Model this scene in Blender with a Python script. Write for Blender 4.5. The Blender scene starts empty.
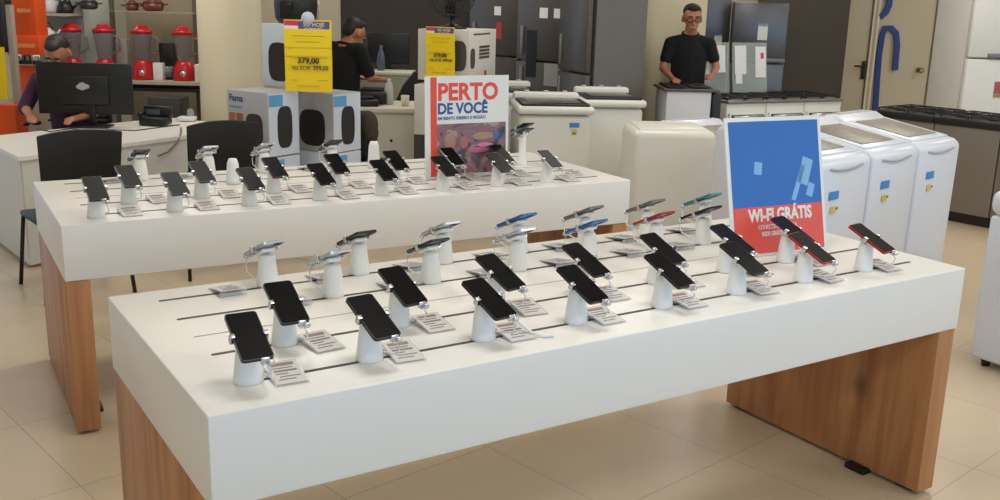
import bpy, bmesh, math, random
from mathutils import Vector, Matrix
random.seed(7)
scn = bpy.context.scene
COL = scn.collection
# ------------------------------------------------------------------ camera
FOC = 1003.9
FW = Vector((0.5230, 0.8166, -0.2443)); RT = Vector((0.8454, -0.5335, 0.0264)); UP = Vector((0.1087, 0.2203, 0.9694))
CAM = Vector((0, 0, 1.76))
cd = bpy.data.cameras.new('camera'); cam = bpy.data.objects.new('camera', cd); COL.objects.link(cam)
cd.sensor_width = 36.0; cd.lens = FOC * 36.0 / 1000.0; cd.clip_start = 0.05; cd.clip_end = 100
m = Matrix((RT, UP, -FW)).transposed().to_4x4(); m.translation = CAM
cam.matrix_world = m
scn.camera = cam
HEAD = -32.6           # heading of the view, degrees; objects placed "facing the aisle" turn from it
# ------------------------------------------------------------------ world, light, exposure
w = bpy.data.worlds.new('daylight'); scn.world = w; w.use_nodes = True
bg = w.node_tree.nodes['Background']; bg.inputs[0].default_value = (0.52, 0.73, 1.0, 1); bg.inputs[1].default_value = 1.6
vs = scn.view_settings
vs.view_transform = 'Standard'; vs.look = 'None'; vs.gamma = 1.0; vs.use_curve_mapping = False; vs.exposure = 0.0
PANEL_POWER = 27.0
ceiling_panels = [(x, y) for x in (-1.5, 1.7, 4.9, 8.1, 11.3) for y in (-0.6, 2.4, 5.4, 8.4, 11.2)]
for (lx, ly) in ceiling_panels:
    ld = bpy.data.lights.new('ceiling_panel_light', 'AREA'); ld.shape = 'RECTANGLE'; ld.size = 1.2; ld.size_y = 0.6
    ld.energy = PANEL_POWER * (0.35 if lx < 0 else 1.0)  # leftmost panels: unseen dim fill, added to brighten the left side
    ld.color = (1.0, 0.965, 0.90)
    lo = bpy.data.objects.new('ceiling_panel_light', ld); COL.objects.link(lo); lo.location = (lx, ly, 3.22)

# ------------------------------------------------------------------ pixel geometry helpers (real depth)
def ray(px, py): return FW + RT * ((px - 500) / FOC) - UP * ((py - 250) / FOC)
def PD(px, py, D): return CAM + ray(px, py) * D
def PH(px, py, D):
    n = Vector((FW.x, FW.y, 0)).normalized(); d = ray(px, py); return CAM + d * (D / d.dot(n))
def PZ(px, py, z):
    d = ray(px, py); return CAM + d * ((z - CAM.z) / d.z)
# ------------------------------------------------------------------ materials
MATS = {}
def lin(c): return tuple((v/12.92 if v <= .04045 else ((v+.055)/1.055)**2.4) for v in c)
def mat(name, rgb, rough=0.5, metal=0.0, noise=0.04, nscale=8.0, alpha=None, spec=0.5, trans=0.0, emis=0.0, coat=0.0):
    """sRGB 0-255 colour; a slight procedural mottling"""
    if name in MATS: return MATS[name]
    M = bpy.data.materials.new(name); M.use_nodes = True; MATS[name] = M
    nt = M.node_tree; b = nt.nodes['Principled BSDF']
    c = lin([v/255 for v in rgb])
    tc = nt.nodes.new('ShaderNodeTexCoord'); nz = nt.nodes.new('ShaderNodeTexNoise'); nz.inputs['Scale'].default_value = nscale
    nz.inputs['Detail'].default_value = 3
    mx = nt.nodes.new('ShaderNodeMix'); mx.data_type = 'RGBA'
    nt.links.new(tc.outputs['Object'], nz.inputs['Vector']); nt.links.new(nz.outputs['Fac'], mx.inputs['Factor'])
    mx.inputs['A'].default_value = (*[v*(1-noise) for v in c], 1); mx.inputs['B'].default_value = (*[min(1, v*(1+noise)) for v in c], 1)
    nt.links.new(mx.outputs['Result'], b.inputs['Base Color'])
    b.inputs['Roughness'].default_value = rough; b.inputs['Metallic'].default_value = metal
    b.inputs['Specular IOR Level'].default_value = spec
    b.inputs['Coat Weight'].default_value = coat
    if trans: b.inputs['Transmission Weight'].default_value = trans
    if alpha is not None: b.inputs['Alpha'].default_value = alpha
    if emis: b.inputs['Emission Color'].default_value = (*c, 1); b.inputs['Emission Strength'].default_value = emis
    return M
def wood(name, dark, light, scale=1.0):
    if name in MATS: return MATS[name]
    M = bpy.data.materials.new(name); M.use_nodes = True; MATS[name] = M
    nt = M.node_tree; N = nt.nodes; L = nt.links; b = N['Principled BSDF']; b.inputs['Roughness'].default_value = 0.45
    tc = N.new('ShaderNodeTexCoord'); mp = N.new('ShaderNodeMapping'); mp.inputs['Scale'].default_value = (9*scale, 9*scale, 0.7*scale)
    L.new(tc.outputs['Object'], mp.inputs['Vector'])
    n1 = N.new('ShaderNodeTexNoise'); n1.inputs['Scale'].default_value = 1.6; n1.inputs['Detail'].default_value = 6; n1.inputs['Distortion'].default_value = 0.7
    L.new(mp.outputs['Vector'], n1.inputs['Vector'])
    mp2 = N.new('ShaderNodeMapping'); mp2.inputs['Scale'].default_value = (5, 5, 0.01); L.new(tc.outputs['Object'], mp2.inputs['Vector'])
    v = N.new('ShaderNodeTexVoronoi'); v.inputs['Scale'].default_value = 1.5; L.new(mp2.outputs['Vector'], v.inputs['Vector'])   # plank tone
    mp3 = N.new('ShaderNodeMapping'); mp3.inputs['Scale'].default_value = (3.0, 3.0, 2.2); L.new(tc.outputs['Object'], mp3.inputs['Vector'])
    v3 = N.new('ShaderNodeTexVoronoi'); v3.inputs['Scale'].default_value = 1.1; L.new(mp3.outputs['Vector'], v3.inputs['Vector'])  # knots
    kr = N.new('ShaderNodeValToRGB'); kr.color_ramp.elements[0].position = 0.03; kr.color_ramp.elements[0].color = (0.35,)*3+(1,)
    kr.color_ramp.elements[1].position = 0.16; kr.color_ramp.elements[1].color = (1, 1, 1, 1); L.new(v3.outputs['Distance'], kr.inputs['Fac'])
    cr = N.new('ShaderNodeValToRGB'); cr.color_ramp.elements[0].position = 0.3; cr.color_ramp.elements[1].position = 0.72
    cr.color_ramp.elements[0].color = (*lin([q/255 for q in dark]), 1); cr.color_ramp.elements[1].color = (*lin([q/255 for q in light]), 1)
    L.new(n1.outputs['Fac'], cr.inputs['Fac'])
    mx = N.new('ShaderNodeMix'); mx.data_type = 'RGBA'; mx.blend_type = 'MULTIPLY'; mx.inputs['Factor'].default_value = 0.0
    L.new(cr.outputs['Color'], mx.inputs['A']); L.new(v.outputs['Color'], mx.inputs['B'])
    mx2 = N.new('ShaderNodeMix'); mx2.data_type = 'RGBA'; mx2.blend_type = 'MULTIPLY'; mx2.inputs['Factor'].default_value = 0.7
    L.new(mx.outputs['Result'], mx2.inputs['A']); L.new(kr.outputs['Color'], mx2.inputs['B'])
    L.new(mx2.outputs['Result'], b.inputs['Base Color'])
    return M
def tile_floor():
    M = bpy.data.materials.new('porcelain_tiles'); M.use_nodes = True
    nt = M.node_tree; N = nt.nodes; L = nt.links; b = N['Principled BSDF']
    tc = N.new('ShaderNodeTexCoord'); mp = N.new('ShaderNodeMapping'); mp.vector_type = 'POINT'
    mp.inputs['Rotation'].default_value = (0, 0, math.radians(-10.0)); mp.inputs['Location'].default_value = (-0.459, -0.038, 0)
    L.new(tc.outputs['Object'], mp.inputs['Vector'])
    br = N.new('ShaderNodeTexBrick'); br.offset = 0.0; br.squash = 1.0
    br.inputs['Scale'].default_value = 1.0; br.inputs['Brick Width'].default_value = 0.683; br.inputs['Row Height'].default_value = 0.683
    br.inputs['Mortar Size'].default_value = 0.0028; br.inputs['Mortar Smooth'].default_value = 0.3; br.inputs['Bias'].default_value = 0
    br.inputs['Color1'].default_value = (*lin((.79, .715, .605)), 1); br.inputs['Color2'].default_value = (*lin((.81, .735, .625)), 1)
    br.inputs['Mortar'].default_value = (*lin((.67, .60, .51)), 1)
    L.new(mp.outputs['Vector'], br.inputs['Vector'])
    nz = N.new('ShaderNodeTexNoise'); nz.inputs['Scale'].default_value = 2.2; nz.inputs['Detail'].default_value = 5
    L.new(tc.outputs['Object'], nz.inputs['Vector'])
    rp = N.new('ShaderNodeMapRange'); rp.inputs['To Min'].default_value = 0.88; rp.inputs['To Max'].default_value = 1.08
    L.new(nz.outputs['Fac'], rp.inputs['Value'])
    mx = N.new('ShaderNodeMix'); mx.data_type = 'RGBA'; mx.blend_type = 'MULTIPLY'; mx.inputs['Factor'].default_value = 1
    L.new(br.outputs['Color'], mx.inputs['A']); L.new(rp.outputs['Result'], mx.inputs['B'])
    L.new(mx.outputs['Result'], b.inputs['Base Color']); b.inputs['Roughness'].default_value = 0.28
    return M
def photo_mat():
    """blurred crowd photograph printed on a poster"""
    M = bpy.data.materials.new('printed_photo'); M.use_nodes = True
    nt = M.node_tree; N = nt.nodes; L = nt.links; b = N['Principled BSDF']; b.inputs['Roughness'].default_value = 0.3
    tc = N.new('ShaderNodeTexCoord'); nz = N.new('ShaderNodeTexNoise'); nz.inputs['Scale'].default_value = 9; nz.inputs['Detail'].default_value = 4; nz.inputs['Distortion'].default_value = 1.2
    L.new(tc.outputs['Object'], nz.inputs['Vector'])
    cr = N.new('ShaderNodeValToRGB'); els = cr.color_ramp.elements
    cols = [(0.30, (50, 48, 66)), (0.42, (92, 78, 84)), (0.48, (150, 100, 110)), (0.53, (120, 98, 98)), (0.60, (178, 150, 140)), (0.7, (120, 124, 150))]
    els[0].position = cols[0][0]; els[0].color = (*lin([q/255 for q in cols[0][1]]), 1)
    els[1].position = cols[-1][0]; els[1].color = (*lin([q/255 for q in cols[-1][1]]), 1)
    for p, c in cols[1:-1]:
        e = els.new(p); e.color = (*lin([q/255 for q in c]), 1)
    L.new(nz.outputs['Fac'], cr.inputs['Fac']); L.new(cr.outputs['Color'], b.inputs['Base Color'])
    return M

WHITE = mat('white_laminate', (232, 230, 224), 0.35, noise=0.01)
PLASTIC = mat('white_plastic', (236, 236, 232), 0.35, noise=0.01)
SILVER = mat('silver_clamp', (205, 207, 210), 0.22, 0.8, noise=0.02)
RAIL = mat('dark_rail', (52, 50, 48), 0.5)
SEAM = mat('seam', (170, 168, 162), 0.6)
SCREEN = mat('black_screen', (8, 7, 8), 0.35, noise=0.0, spec=0.06)
BLACK = mat('black_plastic', (15, 15, 18), 0.42)
CHAIRBLK = mat('chair_black', (15, 14, 15), 0.6)
METALBLK = mat('black_metal', (30, 29, 28), 0.4, 0.3)
APPW = mat('appliance_white', (214, 220, 230), 0.3, noise=0.01)
APPC = mat('appliance_cream_white', (220, 219, 210), 0.35, noise=0.015)
APPLG = mat('lid_glass', (134, 128, 116), 0.4, noise=0.4, nscale=22)
STEEL = mat('dark_stainless', (128, 120, 110), 0.38, 0.35, noise=0.06, nscale=3)
STEELD = mat('darker_stainless', (86, 79, 72), 0.4, 0.3, noise=0.05)
STEELB = mat('cool_stainless', (98, 99, 103), 0.3, 0.6, noise=0.05)
BRONZE = mat('bronze_enamel', (124, 117, 106), 0.4, 0.2)
BLUEST = mat('blue_sticker', (52, 138, 200), 0.4)
YELST = mat('yellow_sticker', (214, 190, 90), 0.5)
PAPER = mat('paper_white', (228, 228, 224), 0.5)
RED = mat('red_plastic', (188, 22, 30), 0.3)
ORANGE = mat('orange_panel', (226, 84, 26), 0.45)
YELLOW = mat('yellow_card', (240, 208, 22), 0.4)
PURPLE = mat('violet_header', (84, 80, 140), 0.5)
PINK = mat('pink_header', (206, 52, 92), 0.5)
GREYTXT = mat('grey_print', (105, 102, 100), 0.6)
DKTXT = mat('dark_print', (40, 36, 28), 0.6)
SKIN = mat('skin', (176, 118, 88), 0.5, noise=0.05)
HAIR = mat('dark_hair', (30, 22, 20), 0.6)
SHIRTB = mat('black_cotton', (9, 10, 15), 0.9)
SHIRTP = mat('purple_cotton', (62, 38, 66), 0.85)
JEANS = mat('dark_trousers', (28, 30, 40), 0.85)
GLASSY = mat('clear_glass', (200, 212, 205), 0.08, alpha=0.30)
CLEAR = mat('clear_acrylic', (225, 228, 230), 0.12, alpha=0.35)
GREYBOX = mat('grey_box_print', (170, 170, 172), 0.5)
PALEBOX = mat('pale_box_print', (200, 210, 222), 0.5)
LBLUE = mat('light_blue_print', (92, 158, 205), 0.5)
WOODS = wood('oak_panel', (150, 96, 56), (196, 140, 88))

# ------------------------------------------------------------------ mesh builder
class MB:
    def __init__(s, k=1.0): s.bm = bmesh.new(); s.mats = []; s.k = k
    def mi(s, m):
        if m not in s.mats: s.mats.append(m)
        return s.mats.index(m)
    def _take(s, verts, faces, M, smooth, mt):
        for v in verts: v.co = mt @ v.co
        i = s.mi(M)
        for f in faces: f.material_index = i; f.smooth = smooth
    def box(s, c, size, M, rot=None, bevel=0.0, seg=2):
        tb = bmesh.new(); vs_ = bmesh.ops.create_cube(tb, size=1.0)['verts']
        for v in vs_: v.co = Vector((v.co.x*size[0], v.co.y*size[1], v.co.z*size[2]))
        if bevel > 0:
            bmesh.ops.bevel(tb, geom=tb.edges[:], offset=min(bevel, min(size)*.45), segments=seg, affect='EDGES', profile=0.5)
        mt = Matrix.Translation(Vector(c)) @ (rot.to_4x4() if rot else Matrix.Identity(4))
        s.merge(tb, M, mt, bevel > 0)
    def merge(s, tb, M, mt, smooth):
        i = s.mi(M); idx = {v: s.bm.verts.new(mt @ v.co) for v in tb.verts}
        for f in tb.faces:
            nf = s.bm.faces.new([idx[v] for v in f.verts]); nf.material_index = i; nf.smooth = smooth
        tb.free()
    def prism(s, poly, z0, z1, M, mt=None, smooth=False):
        """poly in xy, extruded z0..z1"""
        n = len(poly)
        a = [s.bm.verts.new((p[0], p[1], z0)) for p in poly]; b = [s.bm.verts.new((p[0], p[1], z1)) for p in poly]
        fs = [s.bm.faces.new(list(reversed(a))), s.bm.faces.new(b)]
        for i in range(n): fs.append(s.bm.faces.new((a[i], a[(i+1) % n], b[(i+1) % n], b[i])))
        s._take(a + b, fs, M, False, mt or Matrix.Identity(4))
        if smooth:
            for f in fs[2:]: f.smooth = True
    def lathe(s, prof, M, c=(0, 0, 0), seg=24, sx=1.0, sy=1.0, mt=None):
        rings = []
        for r, z in prof:
            rings.append([s.bm.verts.new((r*sx*math.cos(2*math.pi*k/seg), r*sy*math.sin(2*math.pi*k/seg), z)) for k in range(seg)])
        fs = []
        for a, b in zip(rings, rings[1:]):
            for k in range(seg): fs.append(s.bm.faces.new((a[k], a[(k+1) % seg], b[(k+1) % seg], b[k])))
        caps = [s.bm.faces.new(list(reversed(rings[0]))), s.bm.faces.new(rings[-1])]
        vv = [v for r in rings for v in r]
        s._take(vv, fs, M, True, Matrix.Translation(Vector(c)) @ (mt or Matrix.Identity(4)))
        i = s.mi(M)
        for f in caps: f.material_index = i
    def tube(s, pts, r, M, seg=8):
        pts = [Vector(p) for p in pts]; rings = []
        for i, p in enumerate(pts):
            t = (pts[min(i+1, len(pts)-1)] - pts[max(i-1, 0)]).normalized()
            a = t.orthogonal() if abs(t.z) > .9 else t.cross(Vector((0, 0, 1)))
            if abs(t.z) > .9: a = Vector((1, 0, 0)) - t * t.x
            a.normalize(); b = t.cross(a)
            rr = r[i] if isinstance(r, (list, tuple)) else r
            rings.append([s.bm.verts.new(p + a*rr*math.cos(2*math.pi*k/seg) + b*rr*math.sin(2*math.pi*k/seg)) for k in range(seg)])
        fs = []
        for a, b in zip(rings, rings[1:]):
            for k in range(seg): fs.append(s.bm.faces.new((a[k], a[(k+1) % seg], b[(k+1) % seg], b[k])))
        fs += [s.bm.faces.new(list(reversed(rings[0]))), s.bm.faces.new(rings[-1])]
        s._take([], fs, M, True, Matrix.Identity(4))
    def ell(s, c, rad, M, rot=None, sub=2):
        r = bmesh.ops.create_icosphere(s.bm, subdivisions=sub, radius=1.0)
        vv = r['verts']; fs = list({f for v in vv for f in v.link_faces})
        mt = Matrix.Translation(Vector(c)) @ (rot.to_4x4() if rot else Matrix.Identity(4)) @ Matrix.Diagonal((*[r_*s.k for r_ in rad], 1))
        s._take(vv, fs, M, True, mt)
    def hull(s, a, ra, b, rb, M):
        """tapered capsule between two ellipsoids"""
        tb = bmesh.new()
        for c, r in ((a, ra), (b, rb)):
            r = [v_*s.k for v_ in (r if isinstance(r, (tuple, list)) else (r, r, r))]
            q = bmesh.ops.create_icosphere(tb, subdivisions=2, radius=1.0)['verts']
            for v in q: v.co = Vector((v.co.x*r[0], v.co.y*r[1], v.co.z*r[2])) + Vector(c)
        pts = [v.co.copy() for v in tb.verts]; tb.free()
        tb = bmesh.new()
        for p_ in pts: tb.verts.new(p_)
        bmesh.ops.convex_hull(tb, input=tb.verts[:], use_existing_faces=False)
        s.merge(tb, M, Matrix.Identity(4), True)
    def build(s, name, parent=None, loc=None, rz=None, voxel=None, normals=True):
        if normals: bmesh.ops.recalc_face_normals(s.bm, faces=s.bm.faces[:])
        me = bpy.data.meshes.new(name); s.bm.to_mesh(me); s.bm.free()
        for M in s.mats: me.materials.append(M)
        o = bpy.data.objects.new(name, me); COL.objects.link(o)
        if parent: o.parent = parent
        if loc is not None: o.location = loc
        if rz is not None: o.rotation_euler.z = math.radians(rz)
        if voxel:
            md = o.modifiers.new('remesh', 'REMESH'); md.mode = 'VOXEL'; md.voxel_size = voxel; md.use_smooth_shade = True
            sm = o.modifiers.new('smooth', 'SMOOTH'); sm.factor = 0.5; sm.iterations = 4
        return o
def tag(o, label, cat, group=None, kind=None):
    if label: o['label'] = label
    if cat: o['category'] = cat
    if group: o['group'] = group
    if kind: o['kind'] = kind
    return o
def thing(name, label, cat, loc=(0, 0, 0), rz=0, group=None):
    o = bpy.data.objects.new(name, None); COL.objects.link(o); o.empty_display_size = 0.1
    o.location = loc; o.rotation_euler.z = math.radians(rz)
    return tag(o, label, cat, group)
def kids(o): return [c for c in bpy.data.objects if c.parent == o]
def copy_tree(o, parent=None):
    ch = kids(o)
    c = o.copy(); COL.objects.link(c)
    if parent is not None: c.parent = parent
    for k in ch: copy_tree(k, c)
    return c
def one(name, parent, M, fn, **kw):
    mb = MB(); fn(mb); return mb.build(name, parent, **kw)
def bx(name, parent, c, size, M, bevel=0.0, rot=None):
    mb = MB(); mb.box(c, size, M, rot, bevel); return mb.build(name, parent)
def struct(o): o['kind'] = 'structure'; return o
def text(name, s, M, size, loc, parent, rot=(90, 0, 0), bold=0.0, align='LEFT', sx=1.0, depth=0.0006):
    cu = bpy.data.curves.new(name, 'FONT'); cu.body = s; cu.size = size; cu.offset = bold*size; cu.extrude = depth; cu.align_x = align
    cu.resolution_u = 3
    t = bpy.data.objects.new(name, cu); COL.objects.link(t)
    bpy.context.view_layer.update()
    dg = bpy.context.evaluated_depsgraph_get()
    me = bpy.data.meshes.new_from_object(t.evaluated_get(dg)); me.materials.clear(); me.materials.append(M)
    bpy.data.objects.remove(t); bpy.data.curves.remove(cu)
    o = bpy.data.objects.new(name, me); COL.objects.link(o); o.parent = parent
    o.location = loc; o.rotation_euler = [math.radians(a) for a in rot]; o.scale = (sx, 1, 1)
    return o

# ------------------------------------------------------------------ the room
mb = MB(); mb.box((4.5, 5.0, -0.05), (19, 19, 0.1), tile_floor()); struct(mb.build('floor'))
CEIL = mat('ceiling_paint', (226, 222, 212), 0.8, noise=0.01)
mb = MB(); mb.box((4.5, 5.0, 3.33), (19, 19, 0.1), CEIL); struct(mb.build('ceiling'))
BEIGE = mat('beige_wall', (196, 184, 160), 0.75, noise=0.015, nscale=2)
CREAM = mat('cream_column', (208, 196, 166), 0.6, noise=0.015, nscale=2)
BROWN = mat('dark_brown_wall', (68, 58, 47), 0.6, noise=0.03, nscale=2)
DKWALL = mat('deep_brown_panel', (60, 52, 44), 0.6, noise=0.05, nscale=2)
YELW = mat('warm_yellow_wall', (205, 176, 122), 0.7, noise=0.02)
def wallseg(name, px0, px1, D, M, thick=0.15, D1=None, z0=0, z1=3.28):
    a = PD(px0, 0, D); b = PD(px1, 0, D1 or D); a.z = b.z = 0
    d = b - a; L = d.length; ang = math.degrees(math.atan2(d.y, d.x))
    mb = MB(); mb.box((L/2, thick/2, (z0+z1)/2), (L, thick, z1-z0), M)
    return struct(mb.build(name, loc=a, rz=ang))
wallseg('wall_back_left', -60, 338, 9.9, BEIGE)
wallseg('wall_back_center', 340, 640, 11.2, DKWALL)
wallseg('wall_back_right', 620, 1010, 12.6, BEIGE)
wallseg('wall_brown', 778, 851, 11.4, BROWN, thick=0.9)
wallseg('wall_yellow', 936, 962, 12.35, YELW, thick=0.2)
p = PD(-60, 0, 9.9)
mb = MB(); mb.box((-2.4, 4.6, 1.64), (0.15, 10.5, 3.28), BEIGE); struct(mb.build('wall_left'))
mb = MB(); mb.box((13.6, 3.0, 1.64), (0.15, 13.0, 3.28), BEIGE); struct(mb.build('wall_right'))
# ceiling light fittings, out of view, added above each area light
for i, (lx, ly) in enumerate(ceiling_panels):
    f = MB(); f.box((0, 0, 0), (1.26, 0.66, 0.05), mat('fitting_frame', (225, 225, 222), 0.5)); struct(f.build('trim_%d' % (i+3), loc=(lx, ly, 3.255)))
# columns
def column(px, py, D, r, name):
    c = PD(px, py, D); c.z = 0
    mb = MB(); mb.lathe([(r*1.0, 0), (r, 0.1), (r, 3.28)], CREAM, seg=48); return struct(mb.build(name, loc=c))
column(231, 60, 8.45, 0.262, 'trim_1')
column(670, 60, 10.3, 0.335, 'trim_2')
# doors on the back wall
DOORM = mat('door_cream', (196, 184, 156), 0.5, noise=0.01); DOORF = mat('door_frame_pale', (222, 212, 186), 0.5, noise=0.01)
def door(px0, px1, D, name, knob):
    a = PD(px0, 60, D); b = PD(px1, 60, D); a.z = b.z = 0
    d = b - a; L = d.length; ang = math.degrees(math.atan2(d.y, d.x))
    r = bpy.data.objects.new(name, None); COL.objects.link(r); r.location = a; r.rotation_euler.z = math.radians(ang); struct(r)
    bx('door_leaf', r, (L/2, 0.0, 1.1), (L-0.08, 0.04, 2.2), DOORM)
    f = MB()
    for x in (0.0, L): f.box((x, -0.01, 1.13), (0.055, 0.09, 2.26), DOORF)
    f.box((L/2, -0.01, 2.25), (L+0.055, 0.09, 0.06), DOORF); f.build('door_frame', r)
    k = MB()
    if knob == 'lever':
        k.box((L-0.07, -0.035, 1.0), (0.045, 0.02, 0.22), METALBLK, bevel=.004); k.tube([(L-0.07, -0.04, 1.05), (L-0.07, -0.085, 1.05), (L-0.2, -0.085, 1.05)], 0.011, METALBLK)
    else:
        k.lathe([(0.03, 0), (0.03, 0.015), (0.014, 0.02), (0.014, 0.05), (0.032, 0.06), (0.034, 0.08), (0.02, 0.095)], mat('brass', (150, 130, 90), .3, .8), c=(L-0.16, -0.02, 1.02), mt=Matrix.Rotation(math.radians(90), 4, 'X'), seg=16)
    k.build('door_handle', r)
    return r, L
d1, L1 = door(806, 869, 12.45, 'door_1', 'lever')
d2, L2 = door(871, 932, 12.45, 'door_2', 'knob')
# the blue letter shapes on the second door
BLUEL = mat('navy_lettering', (24, 58, 130), 0.4)
def ribbon(mb, pix, wd):
    D = (PD(900, 60, 12.45) - CAM).dot(Vector((FW.x, FW.y, 0)).normalized()) - .05
    pts = [PH(x, y, D) for x, y in pix]; n = Vector((FW.x, FW.y, 0)).normalized(); rings = []
    for i, p_ in enumerate(pts):
        tt = (pts[min(i+1, len(pts)-1)] - pts[max(i-1, 0)]).normalized(); sd = tt.cross(n).normalized()*wd
        rings.append([mb.bm.verts.new(p_ + v) for v in (sd - n*.012, sd + n*.012, -sd + n*.012, -sd - n*.012)])
    i = mb.mi(BLUEL)
    fs = [mb.bm.faces.new(rings[0]), mb.bm.faces.new(rings[-1][::-1])]
    for r0, r1 in zip(rings, rings[1:]):
        for k in range(4): fs.append(mb.bm.faces.new((r0[k], r1[k], r1[(k+1) % 4], r0[(k+1) % 4])))
    for f in fs: f.material_index = i
mb = MB(); ribbon(mb, [(888, -14), (890, -4), (889, 5), (886, 12), (880, 17)], 0.036); ribbon(mb, [(875, 112), (877, 80), (879, 55), (882, 36), (885, 28), (891, 28), (896, 33), (897, 45), (895, 70)], 0.034)
o = mb.build('blue_lettering'); tag(o, 'curved navy blue letter strokes mounted on the cream door', 'lettering')

# ------------------------------------------------------------------ display tables
H = 0.87; TL = 2.70; TW = 1.0; AP = 0.224
def display_table(label, loc, rz):
    t = thing('display_table', label, 'table', loc, rz, 'phone display tables')
    top = MB(); top.box((TL/2, TW/2, H-AP/2), (TL, TW, AP), WHITE, bevel=0.004); top = top.build('table_top', t)
    for x in (0.002+0.045, TL-0.005-0.045):
        g = bx('leg', t, (x, TW/2, (H-AP+0.015)/2), (0.09, TW-0.01, H-AP-0.015), WOODS, bevel=0.002)
        g['label'] = 'thick oak slab leg'
        for y in (0.08, TW-0.08): bx('foot', g, (x, y, 0.008), (0.05, 0.07, 0.016), METALBLK)
        bx('floor_bracket', g, (x-0.06 if x > 1 else x+0.06, 0.26, 0.012), (0.05, 0.09, 0.02), METALBLK, bevel=.003)
    for y in (0.15, 0.37, 0.69, 0.885):
        bx('rail', t, (0.12+1.235, y, H+0.0006), (2.47, 0.011, 0.002), RAIL)
    bx('seam', t, (0.12+1.235, 0.525, H+0.0005), (2.47, 0.004, 0.0015), SEAM)
    return t
T1 = (0.557, 2.015); T2 = (0.595, 4.04); Y2 = -2.6
display_table('large white topped table with oak slab legs, nearest the camera', (*T1, 0), 0)
display_table('large white topped table with oak slab legs, behind the front one', (*T2, 0), Y2)
def tab(n, x, y, z=H):
    if n == 1: return Vector((T1[0]+x, T1[1]+y, z))
    a = math.radians(Y2); return Vector((T2[0]+x*math.cos(a)-y*math.sin(a), T2[1]+x*math.sin(a)+y*math.cos(a), z))
# ------------------------------------------------------------------ phone, stand, tag prototypes
TILT = 25
PC = Vector((0, -0.018, 0.117))          # phone centre above the stand foot
def rotx(a): return Matrix.Rotation(math.radians(a), 3, 'X')
def make_stand(label, loc, rz):
    t = thing('display_stand', label, 'display stand', loc, rz, 'phone display stands')
    b = MB(); b.lathe([(0.034, 0.0), (0.036, 0.003), (0.035, 0.010), (0.031, 0.045), (0.027, 0.080), (0.025, 0.092), (0.020, 0.098)], PLASTIC, seg=28, sy=0.86)
    b.build('pedestal', t)
    R = rotx(TILT)
    h = MB(); h.box(PC + R @ Vector((0, 0, -0.0125)), (0.044, 0.062, 0.012), PLASTIC, rot=R, bevel=0.004); h.build('mount_head', t)
    for s in (-1, 1):
        a = MB()
        a.box(PC + R @ Vector((s*0.029, 0.0, -0.0098)), (0.030, 0.014, 0.003), SILVER, rot=R)
        a.box(PC + R @ Vector((s*0.0435, 0.0, -0.001)), (0.004, 0.014, 0.020), SILVER, rot=R, bevel=.001)
        a.box(PC + R @ Vector((s*0.0385, 0.0, 0.0078)), (0.011, 0.014, 0.003), SILVER, rot=R, bevel=.001)
        a.build('clamp_arm', t)
    c = MB(); c.box(PC + R @ Vector((0.014, -0.074, -0.005)), (0.016, 0.044, 0.003), SILVER, rot=R)
    c.box(PC + R @ Vector((0.014, -0.084, 0.0)), (0.020, 0.007, 0.018), SILVER, rot=R, bevel=.002)
    c.ell(PC + R @ Vector((0.026, -0.088, -0.004)), (0.010, 0.010, 0.008), SILVER); c.build('bottom_clamp', t)
    cb = MB(); q = PC + R @ Vector((0.016, -0.086, -0.005))
    cb.tube([q, q + Vector((0.010, -0.006, -0.02)), q + Vector((0.016, 0.014, -0.045)), (0.034, -0.020, 0.02), (0.022, 0.0, 0.012)], 0.0022, PLASTIC, seg=6); cb.build('cable', t)
    return t
def make_phone(body, label, loc, rz, L=0.160, Wd=0.076):
    t = thing('smartphone', label, 'smartphone', loc, rz, 'smartphones on display')
    R = rotx(TILT)
    def rr(w_, l_, r_, z0, z1, M, nm, par):
        pts = []
        for cx, cy, a0 in ((w_/2-r_, l_/2-r_, 0), (-w_/2+r_, l_/2-r_, 90), (-w_/2+r_, -l_/2+r_, 180), (w_/2-r_, -l_/2+r_, 270)):
            for k in range(5):
                a = math.radians(a0+k*22.5); pts.append((cx+r_*math.cos(a), cy+r_*math.sin(a)))
        mb = MB(); mb.prism(pts, z0, z1, M, mt=Matrix.Translation(PC) @ R.to_4x4()); return mb.build(nm, par)
    rr(Wd, L, 0.009, -0.004, 0.004, body, 'phone_body', t)
    rr(Wd-0.005, L-0.005, 0.007, 0.0041, 0.0048, SCREEN, 'screen', t)
    c = MB(); c.box(PC + R @ Vector((-0.018, L/2-0.024, -0.0045)), (0.024, 0.032, 0.002), BLACK, rot=R, bevel=.0008)
    for dy in (-0.008, 0.008): c.ell(PC + R @ Vector((-0.018, L/2-0.024+dy, -0.0058)), (0.006, 0.006, 0.0012), METALBLK, rot=R, sub=1)
    c.build('camera_bump', t)
    return t
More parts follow.
